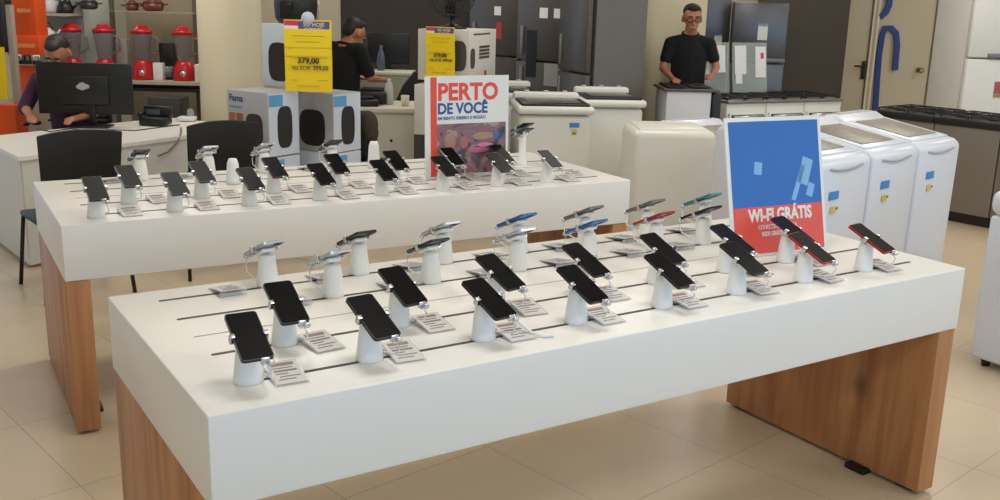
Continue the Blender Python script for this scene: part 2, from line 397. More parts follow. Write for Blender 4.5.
def make_tag(label, loc, rz, red=False):
    t = thing('price_tag', label, 'price tag', loc, rz, 'price tags')
    R = rotx(8)
    b = MB(); b.box((0, 0, 0.009), (0.082, 0.118, 0.002), CLEAR, rot=R); b.box((0, 0.051, 0.006), (0.082, 0.012, 0.012), CLEAR); b.build('acrylic_holder', t)
    p = MB(); p.box((0, 0, 0.0108), (0.076, 0.110, 0.0008), mat('tag_card', (206, 203, 200), .5), rot=R)
    TM = mat('tag_print', (122, 118, 118), .6); TD = mat('tag_header_print', (150, 120, 112), .6)
    p.box(R @ Vector((0, 0.038, 0)) + Vector((0, 0, 0.0114)), (0.056, 0.015, 0.0005), mat('tag_red_strip', (196, 96, 90), .6) if red else TD, rot=R)
    for k, (dx, wd) in enumerate(((-.004, .05), (.0, .056), (-.012, .03), (.004, .05), (-.006, .042))):
        p.box(R @ Vector((dx, 0.020-0.014*k, 0)) + Vector((0, 0, 0.0114)), (wd, 0.0045 if k != 1 else 0.008, 0.0005), TM, rot=R)
    p.build('price_card', t)
    return t
BODY = {'black': mat('phone_black', (34, 34, 36), .3, .2), 'silver': mat('phone_silver', (190, 194, 200), .25, .4), 'blue': mat('phone_blue', (40, 110, 175), .25, .4),
        'grey': mat('phone_grey', (120, 122, 122), .3, .4), 'red': mat('phone_red', (170, 40, 42), .3, .3), 'teal': mat('phone_teal', (40, 140, 140), .3, .3),
        'navy': mat('phone_navy', (26, 38, 76), .3, .3), 'brown': mat('phone_brown', (90, 58, 52), .3, .2), 'white': mat('phone_white', (225, 225, 225), .3)}
ORD = ['first', 'second', 'third', 'fourth', 'fifth', 'sixth', 'seventh', 'eighth']
rows = [
 # table, row name, y, facing, [(x, colour, dz tilt jitter)], tag offset
 (1, 'front table, front row', 0.155, 0, [(.142, 'black'), (.453, 'black'), (.787, 'black'), (1.095, 'black'), (1.416, 'black'), (1.725, 'black'), (2.034, 'red'), (2.339, 'red')], (0.088, -0.012)),
 (1, 'front table, second row', 0.365, 0, [(.31, 'black'), (.64, 'black'), (.955, 'black'), (1.265, 'black'), (1.575, 'black'), (1.885, 'navy'), (2.18, 'navy')], (0.078, -0.055)),
 (1, 'front table, third row', 0.705, 180, [(.59, 'silver'), (.925, 'black'), (1.255, 'silver'), (1.555, 'blue'), (1.865, 'red'), (2.10, 'black')], (0.13, 0.0)),
 (1, 'front table, back row', 0.90, 180, [(.455, 'silver'), (.765, 'black'), (1.08, 'silver'), (1.39, 'blue'), (1.69, 'grey'), (1.99, 'grey'), (2.29, 'teal')], (0.13, 0.01)),
 (2, 'rear table, front row', 0.11, 0, [(.145, 'black'), (.45, 'black'), (.76, 'black'), (1.075, 'black'), (1.37, 'black'), (1.68, 'black'), (1.975, 'black'), (2.26, 'white')], (0.13, 0.005)),
 (2, 'rear table, second row', 0.345, 0, [(.31, 'black'), (.615, 'black'), (.94, 'brown'), (1.235, 'brown'), (1.535, 'black'), (1.84, 'silver'), (2.12, 'brown')], (0.12, -0.01)),
 (2, 'rear table, back row', 0.88, 180, [(.46, 'black'), (.78, 'silver'), (1.06, 'silver'), (1.42, 'black')], (0.13, 0.0)),
]
stand0 = phone0 = tag0 = None; phones = {}
for (tn, rn, y, face, items, tg) in rows:
    n = len(items); base_rz = 0 if tn == 1 else Y2
    for i, (x, colr) in enumerate(items):
        pos = tab(tn, x, y); rz = base_rz + face + random.uniform(3, 7) + (4 if i >= 2 and tn == 1 and face == 0 else 0) - (7 if i == 0 and tn == 1 and face == 0 else 0)
        where = '%s, %s from left' % (rn, ORD[i])
        sl = 'white tapered phone stand on %s' % where
        if stand0 is None: stand0 = make_stand(sl, pos, rz)
        else:
            s = copy_tree(stand0); s.location = pos; s.rotation_euler.z = math.radians(rz); s['label'] = sl
        look = 'screen towards camera' if face == 0 else 'back towards camera'
        pl = '%s smartphone, %s, on %s' % (colr, look, where)
        if colr not in phones: phones[colr] = make_phone(BODY[colr], pl, pos, rz)
        else:
            s = copy_tree(phones[colr]); s.location = pos; s.rotation_euler.z = math.radians(rz); s['label'] = pl
        sg = 1 if face == 0 else -1
        tp = tab(tn, x + sg*tg[0], y + sg*tg[1]) + Vector((0, 0, 0.0016)); tl = 'small clear price tag beside the phone stand on %s' % where
        trz = base_rz + face + random.uniform(-6, 6)
        if tag0 is None: tag0 = make_tag(tl, tp, trz)
        else:
            s = copy_tree(tag0); s.location = tp; s.rotation_euler.z = math.radians(trz); s['label'] = tl
q0 = tab(1, .862, .16); cbm = MB(); cbm.tube([q0+Vector((0, 0, .06)), q0+Vector((.03, -.02, .035)), q0+Vector((.05, -.05, .012)), q0+Vector((.075, -.075, .006)), q0+Vector((.10, -.085, .006))], .0045, PLASTIC)
o = cbm.build('charging_cable'); tag(o, 'loose white cable beside the third phone of front table front row', 'cable')
# tall twin clamp stand at the right end of the rear table
t = thing('display_stand', 'tall slim white stand with two stacked black clamped phones, right of the rear table poster', 'display stand', tab(2, 2.42, .62), Y2+180, 'phone display stands')
b = MB(); b.lathe([(0.032, 0), (0.03, .01), (0.019, .03), (0.019, .14), (0.022, .15)], PLASTIC, seg=20); b.build('pedestal', t)
h = MB(); h.box((0, -.005, .155), (.03, .06, .012), PLASTIC, rot=rotx(24), bevel=.003); h.box((0, .012, .175), (.014, .014, .05), PLASTIC); h.build('mount_head', t)
for dz in (0, .028):
    a = MB(); a.box((0, -.01, .168+dz), (.09, .014, .004), SILVER, rot=rotx(24)); 
    for s in (-1, 1): a.box((s*.043, -.01, .172+dz), (.006, .02, .014), SILVER, rot=rotx(24), bevel=.002)
    a.build('clamp_arm', t)
for k, dz in enumerate((0, .028)):
    q = MB(); q.box((0, -.01, .1755+dz), (.074, .15, .008), BODY['black'], rot=rotx(24), bevel=.003)
    o = q.build('smartphone', loc=tab(2, 2.42, .62), rz=Y2+180); tag(o, 'black smartphone clamped %s on the tall twin stand right of poster' % ('lower', 'upper')[k], 'smartphone', 'smartphones on display')
# tall stands at the back of the rear table
for k, (x, y, h_) in enumerate(((1.62, .80, .12), (.83, .62, .10))):
    o = MB(); o.lathe([(0.034, 0), (0.033, .02), (0.026, h_), (0.018, h_+.02)], PLASTIC, seg=20)
    o = o.build('display_stand', loc=tab(2, x, y)); tag(o, ['empty white phone stand in front of the dark backpack', 'empty short white phone stand in the middle left of rear table'][k], 'display stand', 'phone display stands')
# price tag at the right end of rear table
s = copy_tree(tag0); s.location = tab(2, 2.5, .2) + Vector((0, 0, .0016)); s.rotation_euler.z = math.radians(-10); s['label'] = 'price tag lying alone at the right end of the rear table'

# ------------------------------------------------------------------ posters standing on the tables
def poster(label, loc, rz, W_, H_, lean=2):
    t = thing('poster', label, 'poster', loc, rz)
    f = MB(); f.box((0, 0, H_/2), (W_, 0.006, H_), PAPER); o = f.build('poster_board', t)
    t.rotation_euler.x = -math.radians(lean)
    f = MB(); f.box((0, 0.055, 0.003), (W_*0.8, 0.12, 0.004), CLEAR); f.box((0, 0.09, 0.09), (W_*0.3, 0.003, 0.19), CLEAR, rot=rotx(28)); o = f.build('acrylic_foot', t); o.rotation_euler.x = math.radians(lean)
    return t
a = tab(2, 1.735, .415); pw, ph = .475, .505
t = poster('white poster reading PERTO DE VOCÊ with crowd photo, on rear table', a + (tab(2, 2.21, .415)-a)/2, Y2, pw, ph)
REDP = mat('poster_red', (226, 78, 58), .4); BLUEP = mat('poster_blue', (38, 84, 150), .4)
bx('red_stripe', t, (-pw/2+.047, -.0036, ph/2), (.034, .0016, ph-.012), REDP)
text('title_text', 'PERTO', REDP, .116, (-pw/2+.068, -.0035, ph-.118), t, bold=.035, sx=.98)
text('subtitle_text', 'DE VOCÊ', BLUEP, .074, (-pw/2+.068, -.0035, ph-.186), t, bold=.035, sx=.92)
text('small_text', 'EM BENTO RIBEIRO E REGIÃO', BLUEP, .0215, (-pw/2+.068, -.0035, ph-.216), t, bold=.03, sx=.95)
ph_o = bx('photo_print', t, (.022, -.0036, .140), (pw-.075, .0014, .255), photo_mat())
pk = MB()
for (x, z, rx, rz_, M) in ((-.10, .18, .035, .045, mat('print_skin_a', (172, 128, 112), .4)), (-.02, .17, .025, .035, mat('print_skin_b', (158, 110, 100), .4)), (.09, .20, .07, .022, mat('print_tan', (168, 138, 118), .4)),
                         (.06, .13, .07, .014, mat('print_pink', (190, 96, 130), .4)), (.10, .155, .05, .012, mat('print_pink2', (205, 130, 160), .4)), (.165, .205, .018, .025, mat('print_blue', (80, 110, 170), .4)), (-.05, .07, .05, .03, mat('print_dark', (60, 50, 62), .4))):
    pk.ell((x, -.0042, z), (rx, .0006, rz_), M)
pk.build('photo_faces', ph_o)
def reach(px, py, a, b, z): pass
pw2, ph2 = .445, .505
a = Vector((2.58, 2.485, H)); rz = -6.5
dirv = Vector((math.cos(math.radians(rz)), math.sin(math.radians(rz)), 0))
t = poster('blue and red poster reading WI-FI GRÁTIS standing on the front table', a + dirv*pw2/2, rz, pw2, ph2, lean=13)
BL2 = mat('poster_royal_blue', (42, 104, 180), .3, noise=.08, nscale=6); RD2 = mat('poster_coral', (226, 84, 66), .35)
bx('blue_panel', t, (0, -.0036, ph2*.66), (pw2-.03, .0014, ph2*.62), BL2)
bx('red_panel', t, (0, -.0037, ph2*.19), (pw2-.03, .0014, ph2*.335), RD2)
text('title_text', 'WI-FI GRÁTIS', PAPER, .062, (-.140, -.0045, ph2*.255), t, bold=.04, sx=.80)
text('small_text', 'CONECTE-SE À NOSSA', PAPER, .022, (-.10, -.0045, ph2*.195), t, bold=.01, sx=.8)
text('small_text', 'REDE GRÁTIS NA LOJA', PAPER, .022, (-.085, -.0045, ph2*.145), t, bold=.03, sx=.75)
PB = mat('poster_pale_blue', (130, 180, 222), .4); PW = mat('poster_offwhite', (205, 215, 228), .4)
for (x, z, sx_, sz_, ang, M) in ((.135, .30, .05, .10, 20, PB), (.155, .23, .03, .05, 20, PB), (.10, .26, .02, .14, 24, PB), (-.085, .32, .035, .045, 8, PB)):
    bx('pale_shape', t, (x, -.0046, z), (sx_, .0008, sz_), M, rot=Matrix.Rotation(math.radians(ang), 3, 'Y'))

exec_bg = True
# ------------------------------------------------------------------ generic placing: front centre at pixel column/row and depth, turned a degrees from facing the aisle
def spot(px, py, D): q = PD(px, py, D); return (q.x, q.y, 0)
# ---- top-loading washing machines on the right
def top_loader(label, loc, rz, M=APPW, w_=.54, d_=.66, h_=.98, group='white top-loading washing machines', sticker=True):
    t = thing('washing_machine', label, 'washing machine', loc, rz, group)
    def outline(dx=0): return None
    # body: rounded side profile (y,z) extruded across x
    prof = [(0.0, 0.03), (-0.006, 0.5), (-0.012, h_-.05), (-0.004, h_-.02), (0.03, h_), (d_*.5, h_+.055), (d_-.16, h_+.085), (d_-.10, h_+.115), (d_-.02, h_+.115), (d_, h_+.08), (d_, 0.03)]
    mb = MB(); mt = Matrix(((0, 0, 1, 0), (1, 0, 0, 0), (0, 1, 0, 0), (0, 0, 0, 1)))
    mb.prism(prof, -w_/2, w_/2, M, mt=mt)
    b = mb.build('cabinet', t); bv = b.modifiers.new('bevel', 'BEVEL'); bv.width = .022; bv.segments = 3; bv.limit_method = 'ANGLE'; bv.angle_limit = .6
    for p_ in b.data.polygons: p_.use_smooth = True
    s = math.atan2(.055, d_*.5-.03)
    l = MB(); R = Matrix.Rotation(s*.86, 3, 'X'); c = Vector((0, d_*.44, h_+.046))
    l.box(c, (w_-.06, d_*.70, .012), M, rot=R, bevel=.004); lid = l.build('lid', t)
    g = MB(); g.box(c + R @ Vector((0, .0, .008)), (w_-.17, d_*.54, .005), APPLG, rot=R, bevel=.002); g.build('lid_window', lid)
    hnd = MB(); hnd.tube([(-w_*.32, -.010, h_-.052), (-w_*.16, -.014, h_-.062), (0, -.015, h_-.066), (w_*.16, -.014, h_-.062), (w_*.32, -.010, h_-.052)], .007, mat('grip_shadow_grey', (165, 170, 176), .5), seg=8); hnd.build('front_grip', t)  # plain grey grip bar along the front edge
    if sticker:
        k = MB(); k.box((-.105, -.0135, h_-.195), (.10, .002, .045), BLUEST, bevel=.0008); k.build('brand_sticker', t); k = MB(); k.box((-.10, -.0130, h_-.275), (.05, .002, .04), YELST); k.box((-.068, -.0130, h_-.27), (.035, .0018, .012), GREYTXT); k.build('energy_sticker', t)
    pn = MB(); pn.box((0, d_-.06, h_+.118), (w_*.7, .05, .006), mat('panel_grey', (190, 192, 196), .4)); pn.build('control_panel', t)
    f = MB()
    for x in (-w_/2+.06, w_/2-.06):
        for y in (.06, d_-.06): f.lathe([(.022, 0), (.022, .035)], BLACK, c=(x, y, 0), seg=10)
    f.build('feet', t)
    return t
S = Vector((4.15, 3.455, 0)); gd = Vector((math.cos(math.radians(10.2)), math.sin(math.radians(10.2)), 0))
w1 = top_loader('white washing machine directly right of the blue poster, left of the three together', S + gd*.275, 10.2)
for k, lb in ((1, 'white washing machine in the middle of the three right of the blue poster'), (2, 'white washing machine, rightmost of the three right of the blue poster')):
    c = copy_tree(w1); c.location = S + gd*(.275+.562*k); c['label'] = lb
c = top_loader('white washing machine whose top shows just left of the blue poster', spot(748, 140, 7.0), HEAD+32, h_=.80, sticker=False)
t = thing('chest_freezer', 'white chest freezer cut off by the right edge of the picture', 'freezer', (4.66, 2.80, 0), 0)
mb = MB(); mb.box((.45, -.36, .41), (.90, .72, .74), APPW, bevel=.02); mb.build('cabinet', t)
mb = MB(); mb.box((.45, -.36, .845), (.92, .74, .13), APPW, bevel=.05, seg=4); mb.build('lid', t)
for x in (.06, .84):
    for y in (-.06, -.66): mb = MB(); mb.lathe([(.02, 0), (.025, .045)], BLACK, c=(x, y, 0), seg=12); mb.build('foot', t)
# ---- semi-automatic tubs with dark lids
TUB = APPC
def tub_washer(label, loc, rz, w_=.58, d_=.60, h_=.99, dark=True, sticker=True):
    t = thing('washing_machine', label, 'washing machine', loc, rz, 'cream washing tubs')
    mb = MB()
    mb.prism([(-w_/2+.02, 0.0), (w_/2-.02, 0.0), (w_/2-.02, d_), (-w_/2+.02, d_)], .03, h_-.06, TUB)
    b = mb.build('cabinet', t); bv = b.modifiers.new('bevel', 'BEVEL'); bv.width = .04; bv.segments = 4
    for p_ in b.data.polygons: p_.use_smooth = True
    top = MB(); top.box((0, d_/2-.01, h_-.025), (w_, d_+.04, .06), TUB, bevel=.025, seg=3); top.build('top_rim', t)
    l = MB()
    if dark:
        l.box((0, d_*.38, h_+.012), (w_-.07, d_*.76, .024), BLACK, bevel=.008); l.box((0, d_*.42, h_+.026), (w_-.18, d_*.54, .006), mat('smoked_lid', (105, 98, 90), .25, noise=.3, nscale=20), bevel=.002)
    else: l.box((0, d_*.45, h_+.010), (w_-.08, d_*.8, .02), TUB, bevel=.008)
    l.build('lid', t)
    k = MB(); k.box((0, d_-.05, h_+.03), (w_-.06, .10, .06), TUB, bevel=.02, seg=3)
    for x in (-.15, 0, .15): k.lathe([(.02, 0), (.02, .012), (.015, .014)], mat('knob_cream', (190, 186, 172), .4), c=(x, d_-.05, h_+.058), seg=12)
    k.build('control_panel', t)
    if sticker:
        q = MB(); q.box((.14, -.002, h_-.13), (.075, .003, .035), BLUEST); q.build('brand_sticker', t); q = MB(); q.box((.14, -.002, h_-.18), (.04, .003, .04), YELST); q.box((.14, -.002, h_-.19), (.02, .004, .015), GREYTXT); q.build('energy_sticker', t)
    return t
tub_washer('cream tub washer with black lid, second one behind the rear table', spot(556, 112, 7.35), HEAD+6, w_=.575)
tub_washer('cream tub washer with black lid, just in front of the grey fridge side', spot(614, 108, 7.95), HEAD+6, w_=.52, sticker=False)
tub_washer('cream tub washer mostly hidden behind the PERTO DE VOCÊ poster', spot(508, 100, 8.3), HEAD+6, w_=.56, sticker=False, dark=True)
# plain cream machine, mid
t = thing('washing_machine', 'plain cream machine with rounded top left of the blue poster', 'washing machine', spot(677, 125, 6.45), HEAD+3, 'cream washing tubs')
mb = MB(); mb.box((0, .25, .49), (.545, .5, .92), APPC, bevel=.05, seg=4); mb.build('cabinet', t)
mb = MB(); mb.box((0, .27, .945), (.46, .42, .03), APPC, bevel=.012); mb.build('lid', t)
mb = MB(); mb.box((.274, .25, .55), (.004, .36, .5), mat('rear_cover', (150, 148, 140), .5)); mb.build('side_panel', t)

# ---- refrigerators
def fridge(label, loc, rz, w_=.68, d_=.68, h_=1.85, split=1.28, M=STEEL, SM=None, handle='vertical', extras=()):
    t = thing('refrigerator', label, 'refrigerator', loc, rz, 'refrigerators')
    bx('cabinet', t, (0, d_/2+.03, h_/2), (w_, d_-.06, h_), SM or M, bevel=.008)
    lo = bx('door', t, (0, 0, (split-.008+.06)/2), (w_-.006, .06, split-.008-.06), M, bevel=.012)
    up = bx('door', t, (0, 0, (split+.008+h_)/2), (w_-.006, .06, h_-split-.008), M, bevel=.012)
    if handle == 'vertical':
        bx('handle', lo, (-w_/2+.08, -.035, split-.22), (.035, .03, .34), mat('dark_handle', (130, 124, 118), .35, .4), bevel=.006)
        bx('handle', up, (-w_/2+.08, -.035, split+.2), (.035, .03, .28), mat('dark_handle', (130, 124, 118), .35, .4), bevel=.006)
    else:
        bx('handle', up, (0.1, -.036, split+.03), (w_-.2, .03, .04), mat('handle_grey', (120, 120, 120), .4), bevel=.006)
    for (x, z, sw, sh, SMt) in extras:
        bx('sticker', t, (x, -.0315, z), (sw, .003, sh), SMt)
    return t
REDST = mat('red_sticker', (180, 50, 44), .4)
fridge('dark stainless fridge with red sticker behind the stacked fan boxes', spot(494, 60, 10.6), HEAD-40, M=STEELD, h_=1.95, split=1.16,
       extras=((.06, 1.62, .09, .09, PAPER), (.08, 1.42, .08, .17, REDST), (-.15, .88, .14, .22, mat('paper_grey', (150, 148, 142), .5))))
fridge('dark stainless fridge with black water dispenser, second from the left', spot(544, 60, 9.95), HEAD-40, M=STEELD, h_=1.95, split=1.15,
       extras=((.0, 1.62, .10, .10, PAPER), (.17, 1.62, .09, .09, PAPER), (-.14, 1.22, .13, .46, BLACK), (.13, 1.03, .2, .22, mat('paper_grey', (150, 148, 142), .5))))
fridge('large grey fridge with plain side towards the camera, left of the round column', spot(574, 60, 9.35), HEAD-68, M=STEELD, SM=mat('fridge_side_grey', (104, 99, 95), .5), w_=.60, d_=.58, h_=1.95, split=1.1)
f = fridge('silver blue fridge behind the raised glass stove lids', spot(757, 60, 10.6), HEAD-10, w_=.56, d_=.5, h_=1.775, split=1.16, M=STEELB, SM=STEELD, handle='none_h', extras=((.03, 1.48, .10, .17, PAPER), (.03, 1.55, .10, .03, BLUEST)))
fridge('silver grey fridge standing between the round column and standing man', spot(704, 60, 10.95), HEAD-6, w_=.5, d_=.5, h_=1.9, split=1.2, M=STEELB, extras=((.13, 1.38, .08, .13, PAPER), (.13, 1.43, .08, .03, BLUEST)))
fridge('tall white fridge behind the black stove row at right edge', spot(1001, 60, 9.9), HEAD+4, w_=.72, d_=.7, h_=1.95, split=1.30, M=APPC, SM=mat('fridge_side_white', (214, 211, 203), .5), handle='h', extras=((.0, 1.04, .12, .26, PAPER), (.0, 1.02, .10, .12, mat('red_print', (190, 90, 70), .5)), (.0, .94, .10, .04, YELST)))
# ---- stoves
GRATE = mat('cast_iron', (26, 24, 23), .5)
def stove(label, loc, rz, w_=.5, d_=.58, h_=.88, M=APPC, lid=False, door_black=True, top=None, group='gas stoves', base=True, knobs=True):
    t = thing('stove', label, 'stove', loc, rz, group)
    bx('cabinet', t, (0, d_/2, (h_+.09)/2), (w_, d_, h_-.09), M, bevel=.006)
    if base: bx('plinth', t, (0, d_/2+.02, .045), (w_-.01, d_-.06, .09), BLACK)
    ct = .024 if top is None else .06; bx('cooktop', t, (0, d_/2-.005, h_+.024-ct/2), (w_+.004, d_+.03, ct), top or STEEL, bevel=.006)
    g = MB()
    for x in (-w_*.24, w_*.24):
        for y in (d_*.28, d_*.70):
            g.lathe([(.045, 0), (.045, .012), (.03, .018)], GRATE, c=(x, y, h_+.024), seg=14)
            for a in range(4):
                an = a*math.pi/2 + .785; g.box((x+.055*math.cos(an), y+.055*math.sin(an), h_+.045), (.10, .009, .009), GRATE, rot=Matrix.Rotation(an, 3, 'Z'))
        g.box((x, d_*.05, h_+.045), (w_*.44, .010, .010), GRATE); g.box((x, d_*.93, h_+.045), (w_*.44, .010, .010), GRATE); g.box((x, d_*.49, h_+.045), (w_*.44, .010, .010), GRATE)
        for sx in (-1, 1): g.box((x+sx*w_*.215, d_*.49, h_+.045), (.010, d_*.88, .010), GRATE)
        for sx in (-1, 1):
            for yy in (.05, .93): g.box((x+sx*w_*.215, d_*yy, h_+.034), (.01, .01, .024), GRATE)
    g.build('grate', t)
    if knobs:
        for i in range(5):
            k = MB(); k.lathe([(.019, 0), (.017, .02), (.008, .026)], BLACK, c=(-w_*.36+i*w_*.18, -.0, h_-.045), seg=12, mt=Matrix.Rotation(math.radians(90), 4, 'X')); k.build('knob', t)
    if door_black:
        d = bx('oven_door', t, (0, -.012, h_*.60), (w_-.04, .03, h_*.60), M, bevel=.006)
        bx('oven_window', d, (0, -.029, h_*.64), (w_-.08, .004, h_*.48), BLACK)
        q = MB(); q.tube([(-w_*.38, -.03, h_*.86), (-w_*.38, -.06, h_*.865), (w_*.38, -.06, h_*.865), (w_*.38, -.03, h_*.86)], .010, SILVER); q.build('oven_handle', d)
    if lid:
        l = bx('glass_lid', t, (0, d_-.01, h_+.28), (w_-.03, .008, .50), GLASSY, rot=Matrix.Rotation(math.radians(-8), 3, 'X'))
    return t
sl = Vector(spot(727, 100, 9.25)); sr = Vector(spot(842, 98, 9.85)); dd = (sr-sl); ang = math.degrees(math.atan2(dd.y, dd.x)); wdt = dd.length/3
for k, (lb, ld) in enumerate((('white gas stove with raised glass lid, nearest the standing man', True), ('white gas stove with raised glass lid, centre of three', True), ('white gas stove without raised lid, nearest the brown wall', False))):
    c = sl + dd*((k+.5)/3)
    s = stove(lb, c, ang, w_=wdt-.01, lid=ld, group='white gas stoves', h_=.86, knobs=False)
    if ld:
        st = MB(); R8 = Matrix.Rotation(math.radians(-8), 3, 'X')
        for (x, z, sw, sh, Mx) in ([(-.11, 1.20, .15, .30, PAPER), (-.11, 1.33, .10, .04, BLUEST), (.09, 1.23, .14, .26, PAPER), (.09, 1.16, .14, .08, YELST)] if k == 0 else [(-.12, 1.22, .14, .28, PAPER), (-.12, 1.17, .05, .05, BLUEST), (-.14, 1.04, .08, .10, PAPER), (.13, 1.20, .13, .30, PAPER), (.13, 1.08, .13, .07, YELST), (.15, 1.26, .04, .06, PINK)]):
            st.box((x, .562 + (z-1.14)*.14, z), (sw, .003, sh), Mx, rot=R8)
        st.build('lid_stickers', s)
mt_ = thing('stove', 'white fronted low stove in front of the standing man', 'stove', spot(690, 88, 8.95), HEAD+2, 'white gas stoves')
bx('cabinet', mt_, (0, .27, .54), (.40, .52, .90), mat('stove_front_white', (205, 205, 208), .4), bevel=.006)
bx('cooktop', mt_, (.02, .27, .995), (.50, .56, .022), STEELD, bevel=.006)
bx('side_rail', mt_, (.25, .25, .52), (.08, .5, .9), BLACK, bevel=.01)
g = MB()
for x in (-.1, .12): g.box((x, .27, 1.02), (.18, .4, .012), GRATE); g.lathe([(.045, 0), (.045, .02)], GRATE, c=(x, .2, 1.006), seg=12)
g.build('grate', mt_)
# black-topped stove row right
p0 = Vector((7.74, 5.16, 0)); rz = -84
dirv = Vector((math.cos(math.radians(rz)), math.sin(math.radians(rz)), 0))
names = ['', 'bronze grey gas stove whose black cooktop shows above the rightmost white washing machine', 'bronze grey gas stove right of the three washing machines', 'bronze grey gas stove at the right edge below the white fridge']
for k in range(1, 4):
    q = p0 + dirv*(-.96+.575*k)
    stove(names[k], q, rz, w_=.565, d_=.60, M=BRONZE, top=BLACK, door_black=False, knobs=False, group='black topped stoves', h_=.85)

# ------------------------------------------------------------------ service desk at left
DESKW = mat('desk_white', (214, 213, 205), .4, noise=.01)
A = (.79, 6.78); B_ = (2.57, 7.68); C_ = (2.15, 8.50); D_ = (.67, 7.78)
t = thing('service_desk', 'long white service desk with black computer monitor on it, at left', 'desk', (A[0], A[1], 0))
P4 = [(0, 0), (B_[0]-A[0], B_[1]-A[1]), (C_[0]-A[0], C_[1]-A[1]), (D_[0]-A[0], D_[1]-A[1])]
mb = MB(); mb.prism(P4, .695, .722, WHITE); mb.build('desk_top', t)
ins = [(.03, .03), (P4[1][0]-.03, P4[1][1]+.01)]
def panel(a, b, z0, z1, th, nm):
    a = Vector((*a, 0)); b = Vector((*b, 0)); d = b-a; L = d.length; n = Vector((-d.y, d.x, 0)).normalized()*th
    mb = MB(); mb.prism([a[:2], b[:2], (b+n)[:2], (a+n)[:2]], z0, z1, DESKW); return mb.build(nm, t)
panel((.02, .03), (P4[1][0]-.03, P4[1][1]-.0), .02, .694, .02, 'front_panel')
panel((P4[3][0]+.02, P4[3][1]-.03), (.01, .04), .02, .694, .02, 'side_panel')
panel((P4[1][0]-.03, P4[1][1]+.03), (P4[2][0]-.0, P4[2][1]-.03), .02, .694, .02, 'side_panel')
DZ = .723
def deskp(px, py): return PZ(px, py, DZ)
# monitor seen from behind
c = deskp(93, 127)
t = thing('computer_monitor', 'black computer monitor seen from behind on the white desk', 'monitor', c, HEAD+4)
b = MB(); b.box((0, 0, .008), (.27, .18, .012), BLACK, bevel=.004); b.build('stand_base', t)
b = MB(); b.box((0, .02, .11), (.045, .022, .20), BLACK, bevel=.006); b.build('stand_neck', t)
b = MB(); b.box((-.05, .04, .285), (.70, .028, .385), BLACK, bevel=.008); b.box((-.05, .02, .27), (.36, .03, .22), BLACK, bevel=.012); b.box((-.05, .0555, .29), (.68, .002, .365), SCREEN); sc = b.build('screen_housing', t)
b = MB()
for (dx, dz, r_) in ((-.085, .30, .022), (-.06, .312, .030), (-.03, .303, .024), (-.06, .295, .03)): b.ell((dx, .004, dz), (r_, .002, r_*.75), mat('sticker_grey', (175, 176, 178), .5))
o = b.build('logo_sticker', sc)
# card terminal / printer
c = deskp(152, 126)
t = thing('desk_phone', 'black office telephone on the white desk beside the monitor', 'telephone', c, HEAD-8)
b = MB(); b.box((0, .06, .035), (.20, .17, .06), BLACK, bevel=.012); b.build('base', t)
b = MB(); b.box((0, .11, .10), (.22, .05, .09), BLACK, bevel=.015); b.build('display_housing', t)
b = MB(); b.box((-.03, .083, .10), (.12, .004, .045), mat('lcd_grey', (80, 90, 96), .3)); b.build('display', t)
b = MB(); b.tube([(-.10, .0, .075), (-.10, .03, .09), (-.10, .12, .09), (-.10, .15, .075)], .018, BLACK); b.build('handset', t)
# keyboard, mouse, cables, papers on desk
c = deskp(78, 121); b = MB(); b.box((0, 0, .008), (.42, .14, .014), BLACK, bevel=.003)
o = b.build('keyboard', loc=c, rz=HEAD); tag(o, 'black keyboard on the desk behind the monitor', 'keyboard')
c = deskp(36, 125); b = MB(); b.ell((0, 0, .018), (.035, .055, .02), METALBLK); b.ell((-.07, .02, .012), (.03, .03, .014), METALBLK)
o = b.build('computer_mouse', loc=c, rz=HEAD+60); tag(o, 'dark computer mouse at the left end of the white desk', 'mouse')
b = MB(); b.tube([deskp(36, 129)+Vector((0, 0, .003)), deskp(50, 132)+Vector((0, 0, .003)), deskp(70, 129)+Vector((0, 0, .003)), deskp(88, 131)+Vector((0, 0, .003)), deskp(110, 130)+Vector((0, 0, .003)), deskp(135, 131)+Vector((0, 0, .003)), deskp(180, 125)+Vector((0, 0, .003))], .004, BLACK, seg=6)
o = b.build('desk_cable'); tag(o, 'thin black cable running along the front of the white desk', 'cable')
b = MB(); b.tube([deskp(181, 128)+Vector((0,0,.0)), PD(181, 132, 7.3), PD(178, 142, 7.25), PD(168, 152, 7.2), PD(158, 156, 7.1)], .006, mat('grey_cable', (110, 108, 104), .5), seg=6)
o = b.build('hanging_cable'); tag(o, 'grey cable hanging down the front of the white desk between the chairs', 'cable')
c = deskp(187, 121); b = MB(); b.box((0, 0, .02), (.13, .12, .03), PAPER, bevel=.006); b.ell((.03, 0, .06), (.03, .03, .045), GLASSY)
o = b.build('white_cup', loc=c, rz=HEAD); tag(o, 'small white cup and tray at the right end of the desk', 'cup')

